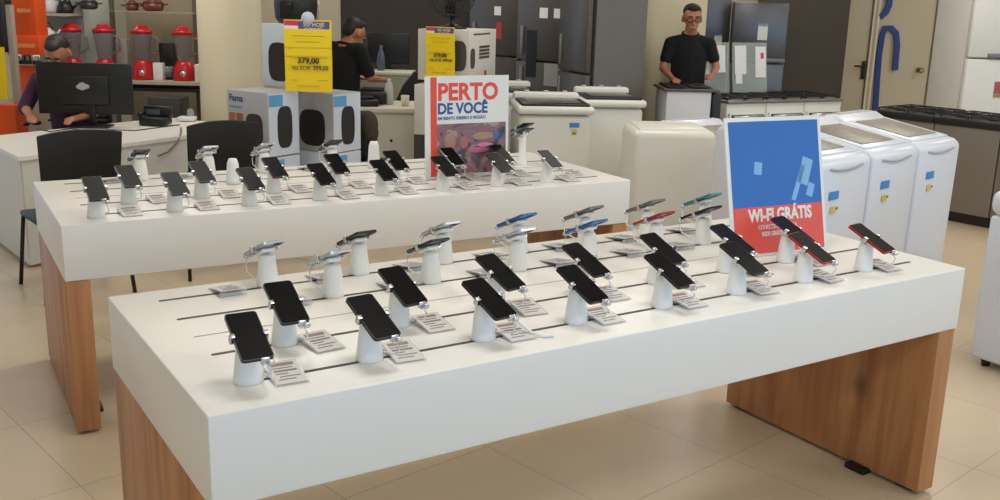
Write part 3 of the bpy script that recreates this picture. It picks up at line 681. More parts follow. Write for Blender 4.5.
# ------------------------------------------------------------------ black visitor chairs
def visitor_chair(label, loc, rz):
    t = thing('chair', label, 'chair', loc, rz, 'black visitor chairs')
    s = MB(); s.box((0, 0, .45), (.46, .44, .035), CHAIRBLK, bevel=.015); s.build('seat', t)
    b = MB(); n = 9; pts = []
    prof = []
    for i in range(n):
        x = -.25 + .5*i/(n-1); prof.append((x*.92, .26 - .07*math.cos(x/.25*1.35)))
    outer = [(x, -y) for x, y in prof]; inner = [(x, -y+.018) for x, y in prof]
    poly = outer + inner[::-1]
    b.prism(poly, .62, .98, CHAIRBLK, smooth=True)
    o = b.build('backrest', t)
    for v in o.data.vertices:          # tapers to a narrower foot and arched top edge
        tt = (v.co.z-.62)/.36; v.co.x *= .93 + .07*tt
        if tt > .5: v.co.z -= .02*(abs(v.co.x)/.25)**2
        v.co.y -= .05*tt
    bv = o.modifiers.new('bevel', 'BEVEL'); bv.width = .007; bv.segments = 2
    for sx in (-1, 1):
        g = MB(); g.tube([(sx*.215, .20, .43), (sx*.245, .27, .0)], .012, METALBLK); g.build('leg', t)
        g = MB(); g.tube([(sx*.25, -.27, 0), (sx*.225, -.215, .44), (sx*.21, -.235, .68)], .012, METALBLK); g.build('leg', t)
    return t
visitor_chair('black curved-back chair in front of the desk, near the left end of rear table', (.98, 6.22, 0), 7)
visitor_chair('black curved-back chair in front of the desk, beside the air fryer cartons', (1.83, 6.36, 0), 6)

# ------------------------------------------------------------------ shelving with blenders at left back
SHB = mat('shelf_board', (186, 178, 158), .5)
t = thing('shelf_unit', 'pale shelf unit holding blenders and pans behind the desk', 'shelf', (0, 0, 0))
def board(pxa, pxb, D, z, dep=.4, th=.03, M=SHB, nm='shelf_board'):
    a = PD(pxa, 60, D); b = PD(pxb, 60, D); a.z = b.z = 0; d = b-a; L = d.length; an = math.degrees(math.atan2(d.y, d.x))
    mb = MB(); mb.box((L/2, dep/2, z-th/2), (L, dep, th), M); o = mb.build(nm, t, loc=a, rz=an); return o
board(66, 204, 8.75, .965); board(84, 204, 8.95, 1.555, dep=.35, M=mat('shelf_glass', (180, 190, 185), .1, alpha=.25), th=.012)
board(66, 204, 8.80, .90, M=mat('shelf_edge_dark', (48, 44, 40), .5))
for pxx in (115, 197):
    a = PD(pxx, 60, 9.2); a.z = 0; mb = MB(); mb.box((0, 0, 1.1), (.03, .05, 2.2), mat('post_grey', (100, 92, 78), .5)); mb.build('post', t, loc=a, rz=HEAD)
a = PD(90, 40, 9.35); a.z = 0; mb = MB(); mb.box((0, 0, 1.1), (.42, .02, 2.2), mat('pale_panel', (205, 200, 182), .6)); mb.build('back_panel', t, loc=a, rz=HEAD)
a = PD(165, 40, 9.35); a.z = 0; mb = MB(); mb.box((0, 0, 1.1), (.70, .02, 2.2), mat('tan_panel', (160, 146, 120), .6)); mb.build('back_panel', t, loc=a, rz=HEAD)
JAR = mat('blender_jar', (150, 140, 145), .12, alpha=.55)
def blender_app(label, px, D, z=.925, s=1.0, body=RED):
    q = PD(px, 60, D); t = thing('blender', label, 'blender', (q.x, q.y, z+.04), HEAD, 'red blenders')
    b = MB(); b.lathe([(.085, 0), (.088, .02), (.078, .10), (.058, .14), (.05, .15)], body, seg=20); b.build('motor_base', t)
    b = MB(); b.ell((.012, -.078, .055), (.024, .012, .024), SILVER); b.build('knob', t)
    b = MB(); b.lathe([(.045, .15), (.05, .155), (.075, .34), (.078, .35)], JAR, seg=20); b.tube([(.07, 0, .33), (.12, 0, .32), (.12, 0, .22), (.06, 0, .19)], .010, JAR); b.build('jar', t)
    b = MB(); b.lathe([(.08, .35), (.082, .375), (.055, .385), (.04, .41), (.03, .412)], body, seg=20); b.build('lid', t)
    t.scale = (s, s, s); return t
b1 = blender_app('red blender with clear jar on shelf, nearest the cream column', 184, 8.9, s=1.14)
for px, lb in ((143, 'red blender with clear jar on shelf, right of the monitor'), (105, 'red lidded blender behind the monitor, its base hidden'), (73, 'red lidded blender behind the seated man and monitor')):
    c = copy_tree(b1); q = PD(px, 60, 8.9); c.location = (q.x, q.y, .965); c['label'] = lb
def smallbox(name, label, cat, px, D, z, size, M, group=None, bevel=.004, extra=None):
    q = PD(px, 60, D); mb = MB(); mb.box((0, 0, size[2]/2), size, M, bevel=bevel)
    if extra: extra(mb)
    o = mb.build(name, loc=(q.x, q.y, z), rz=HEAD); return tag(o, label, cat, group)
smallbox('carton', 'small white carton right of the middle red blender', 'box', 159, 8.9, .965, (.085, .1, .15), PAPER, 'cartons on the blender shelf')
smallbox('carton', 'small white carton between last red blender and cream column', 'box', 199, 8.85, .965, (.06, .1, .15), PAPER, 'cartons on the blender shelf')
smallbox('carton', 'pale carton at the back between two red blenders', 'box', 124, 9.0, .965, (.10, .1, .34), mat('carton_grey', (150, 140, 132), .6), 'cartons on the blender shelf')
def cm(mb): mb.box((0, -.05, .13), (.10, .02, .14), STEELD); mb.lathe([(.05, .03), (.055, .12)], GLASSY, c=(0, -.05, 0), seg=14)
smallbox('coffee_maker', 'black coffee maker between two red blenders on shelf', 'coffee maker', 169, 8.98, .965, (.13, .12, .32), BLACK, extra=cm)
smallbox('storage_case', 'dark grey case below the blender shelf behind the desk phone', 'case', 166, 8.6, .42, (.28, .25, .43), mat('case_grey', (62, 60, 58), .6))
smallbox('plinth_cabinet', 'pale low cabinet below the blender shelf, right of grey case', 'cabinet', 150, 8.95, 0, (1.3, .3, .42), SHB)
def pot(label, px, z, r, h, M, D=9.0):
    q = PD(px, 20, D); t = thing('pot', label, 'pot', (q.x, q.y, z), HEAD, 'pots on the top shelf')
    b = MB(); b.lathe([(r*.8, 0), (r, h*.3), (r, h)], M, seg=20)
    for s in (-1, 1): b.tube([(s*r, -.02, h*.8), (s*(r+.035), -.02, h*.9), (s*(r+.035), .02, h*.9), (s*r, .02, h*.8)], .007, M, seg=6)
    b.build('pot_body', t)
    b = MB(); b.lathe([(r*1.02, h), (r*.6, h+.03), (.015, h+.04), (.012, h+.055), (.02, h+.065)], M, seg=20); b.build('lid', t)
    return t
BRP = mat('brown_pot', (110, 52, 36), .3); DKP = mat('dark_pot', (60, 54, 50), .3)
pot('small brown lidded pot on top shelf', 133, 1.557, .055, .05, BRP); pot('larger brown lidded pot on top shelf', 154, 1.557, .09, .07, BRP)
pot('dark grey lidded pot on top shelf, left of the brown ones', 90, 1.557, .075, .06, DKP)
# helmets-like kettles on the left
def kettle(label, px, py, D, z, body, s=1.0):
    q = PD(px, py, D); t = thing('kettle', label, 'kettle', (q.x, q.y, z), HEAD, 'kettles by the orange display')
    b = MB(); b.lathe([(.09, 0), (.095, .03), (.085, .09), (.05, .13), (.02, .14)], body, seg=20); b.tube([(.08, 0, .05), (.13, 0, .09), (.15, 0, .12)], [.02, .014, .01], body); b.build('kettle_body', t)
    b = MB(); b.tube([(-.06, 0, .10), (-.05, 0, .18), (.03, 0, .19), (.07, 0, .11)], .010, BLACK); b.ell((0, 0, .145), (.018, .018, .014), BLACK); b.build('handle', t)
    t.scale = (s, s, s)
kettle('white kettle with black handle on the upper left shelf', 49, 15, 8.9, 1.52, mat('kettle_white', (200, 200, 195), .3), 1.0)
kettle('black kettle on the upper left shelf beside the white kettle', 66, 20, 8.9, 1.52, BLACK, .75)
kettle('white kettle on middle shelf beside orange display, above the seated man', 47, 32, 8.6, 1.30, mat('kettle_white', (200, 200, 195), .3), .75)
a = PD(38, 40, 8.75); a.z = 0
a = PD(33, 40, 8.75); a.z = 0
t = thing('display_shelf', 'narrow grey shelf with kettles right of the orange display', 'shelf', a, HEAD)
mb = MB(); mb.box((.10, .15, 1.508), (.42, .35, .02), SHB); mb.build('shelf_board', t); mb = MB(); mb.box((.10, .1, 1.288), (.36, .45, .02), SHB); mb.build('shelf_board', t)
mb = MB(); mb.box((.10, .34, 1.1), (.42, .02, 2.2), mat('pale_grey_panel', (150, 146, 138), .6)); mb.build('back_panel', t)
# orange display
q = PD(28, 60, 8.3)
t = thing('promo_display', 'tall orange merchandise display stand at the far left', 'display stand', (q.x, q.y, 0), HEAD)
bx('upper_panel', t, (-.0, .1, 1.62), (.19, .2, .78), ORANGE, bevel=.004); bx('middle_panel', t, (-.02, .08, 1.27), (.27, .22, .16), ORANGE, bevel=.004)
bx('lower_panel', t, (-.02, .1, .98), (.16, .2, .28), ORANGE, bevel=.004); bx('side_panel', t, (-.14, .2, 1.0), (.08, .2, 2.0), mat('display_side', (170, 160, 148), .6)); bx('shelf_board', t, (-.01, .1, 1.12), (.34, .24, .02), SHB); bx('display_base', t, (0, .12, .42), (.34, .3, .84), SHB)
bx('printed_strip', t, (-.0, -.002, 1.55), (.11, .004, .03), mat('orange_pale_print', (235, 150, 90), .5)); bx('printed_strip', t, (-.0, -.032, 1.27), (.16, .004, .03), mat('orange_pale_print', (235, 150, 90), .5))
for k, (px, py, D, z, lb) in enumerate(((27, 8, 8.12, 1.64, 'small dark iron hung on upper orange panel'), (19, 66, 8.15, 1.13, 'left small dark gadget on shelf of orange display'), (28, 66, 8.15, 1.13, 'centre small dark gadget on shelf of orange display'), (37, 66, 8.15, 1.13, 'right small dark gadget on shelf of orange display'))):
    q = PD(px, py, D); b = MB()
    b.prism([(-.035, -.03), (.035, -.03), (.03, .03), (0, .05), (-.03, .03)], 0, .03, METALBLK); b.tube([(-.02, 0, .03), (-.02, 0, .07), (.02, 0, .07), (.02, 0, .03)], .008, PAPER if k % 2 else BLACK, seg=6)
    o = b.build('flat_iron', loc=(q.x, q.y, z + (0.0 if k else .0)), rz=HEAD+10*k); tag(o, lb, 'appliance', 'gadgets on the orange display')
q = PD(4, 100, 7.9); t = thing('promo_display', 'yellow and orange price display cut off at left edge', 'display stand', (q.x, q.y, 0), HEAD)
bx('yellow_card', t, (-.02, .0, 1.08), (.11, .02, .40), YELLOW); bx('orange_panel', t, (0, .1, .68), (.16, .2, .30), ORANGE); bx('post', t, (.05, .12, .8), (.04, .06, 1.6), mat('display_side', (170, 160, 148), .6)); bx('display_base', t, (0, .1, .26), (.2, .3, .52), SHB)
b = MB(); b.box((0, 0, 0), (.14, .16, .42), BLACK, bevel=.03, seg=3); q = PD(1, 25, 7.9); o = b.build('hanging_bag', loc=q, rz=HEAD); tag(o, 'black item hanging at the upper left corner above yellow card', 'bag')

# ------------------------------------------------------------------ air fryer cartons
def fryer_shape(mb, c, w_, h_, M=BLACK, axis='front'):
    """printed silhouette of the fryer on a carton face (thin plate with rounded outline)"""
    pts = []
    for k in range(20):
        a = 2*math.pi*k/20; sx = abs(math.cos(a))**.6*math.copysign(1, math.cos(a)); sz = abs(math.sin(a))**.6*math.copysign(1, math.sin(a))
        pts.append((sx*w_/2, sz*h_/2))
    if axis == 'front': mt = Matrix.Translation(c) @ Matrix.Rotation(math.radians(90), 4, 'X')
    else: mt = Matrix.Translation(c) @ Matrix.Rotation(math.radians(90), 4, 'Z') @ Matrix.Rotation(math.radians(90), 4, 'X')
    mb.prism(pts, -.001, .001, M, mt=mt)
def carton(label, loc, rz, w_=.38, d_=.28, h_=.42, front=GREYBOX, side=PALEBOX, food=True):
    t = thing('carton', label, 'box', loc, rz, 'air fryer cartons')
    b = MB(); b.box((0, d_/2, h_/2), (w_, d_, h_), front, bevel=.003); b.build('box_body', t)
    b = MB(); b.box((w_/2+.001, d_/2, h_/2), (.002, d_-.01, h_-.01), side); b.box((w_/2+.002, d_*.25, h_*.87), (.002, d_*.45, h_*.18), LBLUE); b.build('side_print', t)
    b = MB(); fryer_shape(b, Vector((w_*.16 if food else .0, -.002, h_*.40)), w_*(.42 if food else .62), h_*.62 if not food else h_*.52, mat('fryer_print', (38, 34, 36), .35))
    fryer_shape(b, Vector((w_/2+.004, d_*.52, h_*.45)), d_*.48, h_*.66, mat('fryer_print', (38, 34, 36), .35), axis='side')
    b.build('fryer_picture', t)
    if food:
        b = MB()
        for i in range(2):
            for j in range(3): b.box((-w_*.38+i*w_*.19, -.002, h_*.58-j*h_*.17), (w_*.15, .002, h_*.13), mat('food_print%d' % ((i+j) % 2), ((168, 98, 56), (146, 84, 60))[(i+j) % 2], .5, noise=.3, nscale=30))
        b.build('food_pictures', t)
        b = MB(); b.box((-w_*.28, -.002, h_*.74), (w_*.30, .002, .012), mat('carton_teal', (110, 140, 160), .5)); b.build('print_lines', t)
        text('brand_text', 'Fama', mat('carton_navy', (60, 70, 120), .5), .062, (-w_*.44, -.002, h_*.83), t, bold=.02)
    return t
n1 = PD(268, 116, 6.5); n2 = PD(333, 118, 6.75); n3 = PD(296, 60, 6.75)
az = math.radians(HEAD-33)
def from_corner(n, rz, w_=.38): # n = near right-front corner
    a = math.radians(rz); return Vector((n.x - math.cos(a)*w_/2, n.y - math.sin(a)*w_/2, 0))
bz = .70
q = from_corner(n1, HEAD-33); q.z = bz; carton('air fryer carton with orange food pictures, lower left of the stack', q, HEAD-33)
q = from_corner(n2, HEAD-33); q.z = bz; carton('air fryer carton with big dark fryer picture, lower right of the stack', q, HEAD-33, food=False, h_=.40)
q = from_corner(n3, HEAD-33+6, .29); q.z = bz+.425; carton('air fryer carton on top of the stack behind the yellow price sign', q, HEAD-27, food=False, h_=.42, w_=.29, front=PALEBOX, side=PALEBOX)
# cartons beneath, down to the floor
for k, (nn, lb) in enumerate(((n1, 'lower air fryer carton under the left one, mostly hidden by phones'), (n2, 'lower air fryer carton with light blue print showing above the phones'))):
    q = from_corner(nn, HEAD-33); q.z = bz-.425
    carton(lb, q, HEAD-33, food=False, front=PALEBOX if k else GREYBOX)
nn = (n1+n2)/2; q = from_corner(nn, HEAD-33); q.z = 0
mb = MB(); mb.box((-.02, .16, .136), (.72, .42, .272), WHITE, bevel=.004); o = mb.build('plinth', loc=(q.x, q.y, 0), rz=HEAD-33); tag(o, 'low white plinth carrying the stacked air fryer cartons', 'plinth')
mb = MB(); q = PD(309, 150, 6.62); mb.box((0, 0, 0), (.42, .006, .10), LBLUE); 
# real air fryer on top
q = PD(296, 20, 6.95); zt = bz+.425+.425
t = thing('air_fryer', 'round black air fryer standing on top of the cartons', 'air fryer', (q.x, q.y, zt-.0), HEAD)
b = MB(); b.lathe([(.12, 0), (.14, .03), (.148, .12), (.14, .24), (.10, .30), (.04, .32)], BLACK, seg=32, sx=1.0); b.build('fryer_body', t)
b = MB(); b.box((0, -.15, .09), (.16, .02, .13), METALBLK, bevel=.01); b.box((0, -.19, .12), (.03, .08, .03), BLACK, bevel=.008); b.build('basket', t)
b = MB(); b.tube([(.15, 0, .0), (.16, 0, .1), (.155, 0, .25)], .006, SILVER); b.build('trim_strip', t)
# yellow price signs
def price_sign(label, loc, rz, W_, H_, clip=False):
    t = thing('price_sign', label, 'price sign', loc, rz, 'yellow price signs')
    b = MB(); n = 8
    for i in range(n):
        z0 = H_*i/n; b.box((0, .006*math.sin(i*.8), z0+H_/n/2), (W_, .003, H_/n+.002), YELLOW)
    b.build('yellow_sheet', t)
    bx('violet_header', t, (W_*.13, -.006, H_*.90), (W_*.66, .002, H_*.17), PURPLE); bx('pink_header', t, (-W_*.34, -.006, H_*.955), (W_*.30, .002, H_*.07), PINK); bx('white_header', t, (-W_*.34, -.006, H_*.86), (W_*.30, .002, H_*.12), PAPER)
    text('header_text', 'SÓ HOJE', mat('header_yellow', (220, 205, 140), .5), W_*.115, (W_*.13, -.0075, H_*.915), t, bold=.02, align='CENTER')
    text('header_text', 'OFERTA', mat('header_yellow', (220, 205, 140), .5), W_*.115, (W_*.13, -.0075, H_*.84), t, bold=.02, align='CENTER')
    text('price_text', '379,00', DKTXT, W_*.17, (0, -.0075, H_*.40), t, bold=.03, align='CENTER')
    text('price_text', '10x 37,90', DKTXT, W_*.10, (-W_*.16, -.0085, H_*.31), t, bold=.01, align='CENTER'); text('price_text', '399,00', DKTXT, W_*.12, (W_*.26, -.0085, H_*.31), t, bold=.02, align='CENTER')
    b = MB()
    for (x, z, l) in ((0, .78, .7), (0, .70, .5), (-.38, .60, .06), (0, .47, .8), (0, .355, .8), (-.3, .16, .16), (.3, .16, .22), (0, .08, .5)): b.box((x*W_, -.0085, z*H_), (l*W_, .001, .0025), mat('sign_brown_line', (150, 120, 30), .5))
    b.build('print_lines', t)
    if clip: c = MB(); c.ell((0, .01, H_+.005), (.045, .03, .05), mat('frosted_cap', (185, 190, 195), .3)); c.build('clip', t)
    return t
q = PD(309, 91.5, 6.56); price_sign('large yellow price sign with violet header on air fryer cartons', q, HEAD+2, .305, .455, clip=True)
q = PD(440, 76.5, 7.27); price_sign('small yellow price sign on the white fan carton', q, HEAD-17, .22, .35)

# ------------------------------------------------------------------ fan cartons and fan
def fan_carton(label, corner_px, D, z, h_, rz, w_, d_):
    n = PD(corner_px, 60, D); a = math.radians(rz); loc = Vector((n.x - math.cos(a)*w_/2, n.y - math.sin(a)*w_/2, z))
    t = thing('carton', label, 'box', loc, rz, 'fan cartons')
    W_ = mat('carton_white', (205, 200, 188), .5)
    b = MB(); b.box((0, d_/2, h_/2), (w_, d_, h_), W_, bevel=.003); b.build('box_body', t)
    b = MB()
    fryer_shape(b, Vector((w_*.28, -.002, h_*.5)), w_*.34, h_*.60, mat('fan_print', (70, 64, 60), .5)); fryer_shape(b, Vector((w_/2+.002, d_*.12, h_*.45)), d_*.16, h_*.40, mat('fan_print', (70, 64, 60), .5), axis='side')
    b.build('fan_picture', t)
    b = MB()
    for k in range(4): b.box((w_/2+.0015, d_*.55, h_*(.66-.07*k)), (.002, d_*.38, h_*.05), mat('fan_print', (70, 64, 60), .5))
    b.box((w_/2+.0015, d_*.45, h_*.92), (.002, d_*.6, h_*.03), mat('fan_print', (70, 64, 60), .5)); b.build('print_lines', t)
    b = MB(); b.lathe([(.024, 0), (.024, .002)], RED, c=(w_/2+.001, d_*.6, h_*.12), seg=16, mt=Matrix.Rotation(math.radians(90), 4, 'Y')); b.build('red_dot', t)
    return t
fan_carton('white fan carton with yellow price sign, above the PERTO DE VOCÊ poster', 469, 7.25, 1.155, .365, HEAD-18, .40, .60)
fan_carton('white fan carton directly behind the PERTO DE VOCÊ poster, below another', 462, 7.2, .76, .365, HEAD-14, .36, .58)
n = PD(455, 60, 7.4)
t = thing('plinth', 'dark tall plinth under the fan cartons behind the poster', 'plinth', (n.x, n.y, 0), HEAD-10)
bx('plinth_body', t, (0, .25, .375), (.62, .5, .75), mat('plinth_dark', (60, 56, 52), .6), bevel=.004); bx('plinth_tray', t, (0, .25, 1.14), (.58, .42, .025), METALBLK)
q = PD(452, 20, 7.5); t = thing('table_fan', 'black table fan on top of the white carton, cage cut off above', 'fan', (q.x, q.y, 1.521), HEAD)
b = MB(); b.lathe([(.11, 0), (.11, .012), (.04, .03), (.025, .04), (.022, .10)], BLACK, seg=24); b.build('fan_base', t)
b = MB(); MT = Matrix.Rotation(math.radians(90), 4, 'X')
b.lathe([(.06, -.06), (.075, 0), (.05, .05)], BLACK, c=(0, .06, .25), mt=MT, seg=20); b.build('fan_motor', t)
b = MB()
for rr in (.17, .155, .12, .08, .045):
    pts = [(rr*math.cos(a*math.pi/16), -.03 if rr < .16 else 0.0, .25+rr*math.sin(a*math.pi/16)) for a in range(33)]; b.tube(pts, .004, BLACK, seg=6)
for k in range(24):
    a = k*math.pi/12; b.tube([(0, -.035, .25), (.155*math.cos(a), -.03, .25+.155*math.sin(a)), (.17*math.cos(a), 0, .25+.17*math.sin(a)), (.155*math.cos(a), .04, .25+.155*math.sin(a))], .0025, BLACK, seg=5)
b.build('cage', t)
b = MB()
for k in range(3):
    a = k*2*math.pi/3+.4; R = Matrix.Rotation(-a, 3, 'Y') @ Matrix.Rotation(math.radians(25), 3, 'X'); b.box(Vector((.085*math.cos(a), .0, .25+.085*math.sin(a))), (.11, .006, .09), METALBLK, rot=R, bevel=.002)
b.build('blades', t)

# ------------------------------------------------------------------ service counter with man in black
CW = mat('counter_white', (214, 210, 192), .45, noise=.01)
a = PD(376, 122, 8.0); a.z = 0
t = thing('service_counter', 'white counter with printers and cup left of the PERTO DE VOCÊ poster', 'counter', a, HEAD+8)
bx('counter_top', t, (.22, .3, .86), (.85, .62, .035), CW, bevel=.003); bx('front_panel', t, (.22, .03, .43), (.80, .03, .82), CW); bx('back_panel', t, (.22, .57, .43), (.80, .03, .82), CW); 
o = MB(); o.lathe([(.012, 0), (.012, .01)], BLACK, c=(.12, .013, .62), seg=10, mt=Matrix.Rotation(math.radians(90), 4, 'X')); o.build('lock', t)
a2 = PD(385, 75, 9.6); a2.z = 0
t = thing('service_counter', 'small white desk with monitor behind the man in black', 'counter', a2, HEAD)
bx('counter_top', t, (.0, .2, 1.02), (.52, .38, .03), CW, bevel=.003); bx('front_panel', t, (.0, .03, .50), (.50, .03, 1.0), mat('counter_shade', (176, 170, 150), .5)); bx('side_panel', t, (-.24, .2, .5), (.03, .34, 1.0), CW)  # front panel a darker tone than the top
zc = .879
def oncounter(px, D): q = PD(px, 110, D); return Vector((q.x, q.y, zc))
for k, (px, D, sz, lb) in enumerate(((372, 8.35, (.26, .22, .10), 'flat black printer on white counter beside the man in black'), (363, 8.15, (.24, .20, .05), 'low black device at the left end of white counter'))):
    b = MB(); b.box((0, 0, sz[2]/2), sz, BLACK, bevel=.015); b.box((.0, -sz[1]/2-.001, sz[2]*.6), (sz[0]*.6, .004, sz[2]*.25), METALBLK); b.box((0, .02, sz[2]+.012), (sz[0]*.7, sz[1]*.6, .022), METALBLK, bevel=.006)
    o = b.build('printer', loc=oncounter(px, D), rz=HEAD+14*k); tag(o, lb, 'printer', 'black counter devices')
b = MB(); b.lathe([(.030, 0), (.035, .085), (.033, .085), (.028, .005)], mat('cup_cream', (222, 214, 180), .5), seg=18); o = b.build('cup', loc=oncounter(405, 8.2)); tag(o, 'cream cup on white counter left of the poster', 'cup')
b = MB(); b.lathe([(.035, 0), (.035, .12), (.03, .16), (.014, .19), (.014, .21)], mat('bottle_plastic', (205, 210, 205), .15, alpha=.7), seg=18); o = b.build('bottle', loc=oncounter(389, 8.3)); tag(o, 'clear plastic bottle on white counter beside black printer', 'bottle')
b = MB(); b.lathe([(.035, 0), (.04, .10), (.028, .17), (.014, .2), (.016, .24)], mat('bottle_blue', (90, 100, 120), .2, alpha=.8), seg=18); q = PD(381, 70, 9.8); o = b.build('bottle', loc=(q.x, q.y, 1.035)); tag(o, 'dark bluish bottle with pale cap on the rear small desk', 'bottle')
b = MB(); b.box((0, 0, .20), (.42, .03, .30), BLACK, bevel=.01); b.box((0, .0, .03), (.05, .03, .06), BLACK); b.box((0, 0, .006), (.2, .16, .012), BLACK); q = PD(388, 60, 10.0); o = b.build('computer_monitor', loc=(q.x, q.y, 1.035), rz=HEAD); tag(o, 'dark monitor on small desk beyond the man in black', 'monitor')
# black jacket over chair back
q = PD(405, 95, 9.15); t = thing('office_chair', 'black office chair back behind the white counter with cup', 'chair', (q.x, q.y, 0), HEAD+12)
b = MB(); b.box((0, 0, .52), (.46, .44, .07), BLACK, bevel=.025); b.build('seat', t)
b = MB(); b.prism([(-.15, .64), (.17, .64), (.17, 1.06), (.06, 1.10), (-.04, .98), (-.12, .80)], -.03, .03, BLACK, mt=Matrix.Translation((0, -.2, 0)) @ Matrix.Rotation(math.radians(90), 4, 'X')); b.build('backrest', t)
b = MB(); b.tube([(0, 0, .06), (0, 0, .5)], .03, METALBLK)
for k in range(5): a_ = k*2*math.pi/5; b.tube([(0, 0, .09), (.28*math.cos(a_), .28*math.sin(a_), .03)], .018, METALBLK)
b.build('pedestal', t)
# backpack hanging before the counter
q = PD(365, 140, 7.15); t = thing('backpack', 'dark olive and black backpack beside the air fryer cartons', 'backpack', (q.x, q.y, .60), HEAD)
OL = mat('olive_fabric', (58, 50, 36), .9, noise=.35, nscale=26)
b = MB(); b.ell((.02, 0, .26), (.075, .07, .10), OL, sub=3); b.ell((-.02, 0, .30), (.055, .06, .06), OL); b.ell((.04, .0, .20), (.06, .07, .09), OL); b.build('main_pocket', t, voxel=.012)
b = MB(); b.box((-.06, 0, .10), (.20, .14, .20), mat('black_fabric', (16, 15, 16), .9), bevel=.05, seg=3); b.build('lower_pocket', t)
b = MB(); b.tube([(-.03, -.07, .30), (-.05, -.10, .20), (-.04, -.09, .08)], .012, BLACK); b.build('strap', t)
q2 = Vector((q.x, q.y, 0)); mb = MB(); mb.box((0, 0, .58), (.34, .34, .035), CHAIRBLK, bevel=.012)
for sx in (-1, 1):
    for sy in (-1, 1): mb.tube([(sx*.14, sy*.14, .57), (sx*.16, sy*.16, 0)], .012, METALBLK)
o = mb.build('stool', loc=q2, rz=HEAD); tag(o, 'black stool carrying the dark backpack behind the rear table', 'stool')

# ------------------------------------------------------------------ people
def hand(mb, wrist, direc, M, side=1, s=1.0):
    """palm with four curled fingers and a thumb"""
    d = Vector(direc).normalized(); n = Vector((0, 0, 1)) if abs(d.z) < .8 else Vector((0, -1, 0))
    lat = d.cross(n).normalized(); up = lat.cross(d).normalized(); w0 = Vector(wrist)
    mb.hull(w0, .026*s, w0 + d*.075*s, (.036*s, .03*s, .022*s), M)
    for k, ln in enumerate((.062, .072, .068, .052)):
        b0 = w0 + d*.085*s + lat*(k-1.5)*.021*s
        b1 = b0 + d*ln*.55*s - up*.008*s; b2 = b1 + d*ln*.4*s - up*.022*s
        mb.hull(b0, .0095*s, b1, .0085*s, M); mb.hull(b1, .0085*s, b2, .0072*s, M)
    t0 = w0 + d*.02*s - lat*side*.026*s; t1 = t0 + d*.035*s - lat*side*.026*s; t2 = t1 + d*.03*s - lat*side*.004*s
    mb.hull(t0, .012*s, t1, .010*s, M); mb.hull(t1, .010*s, t2, .008*s, M)
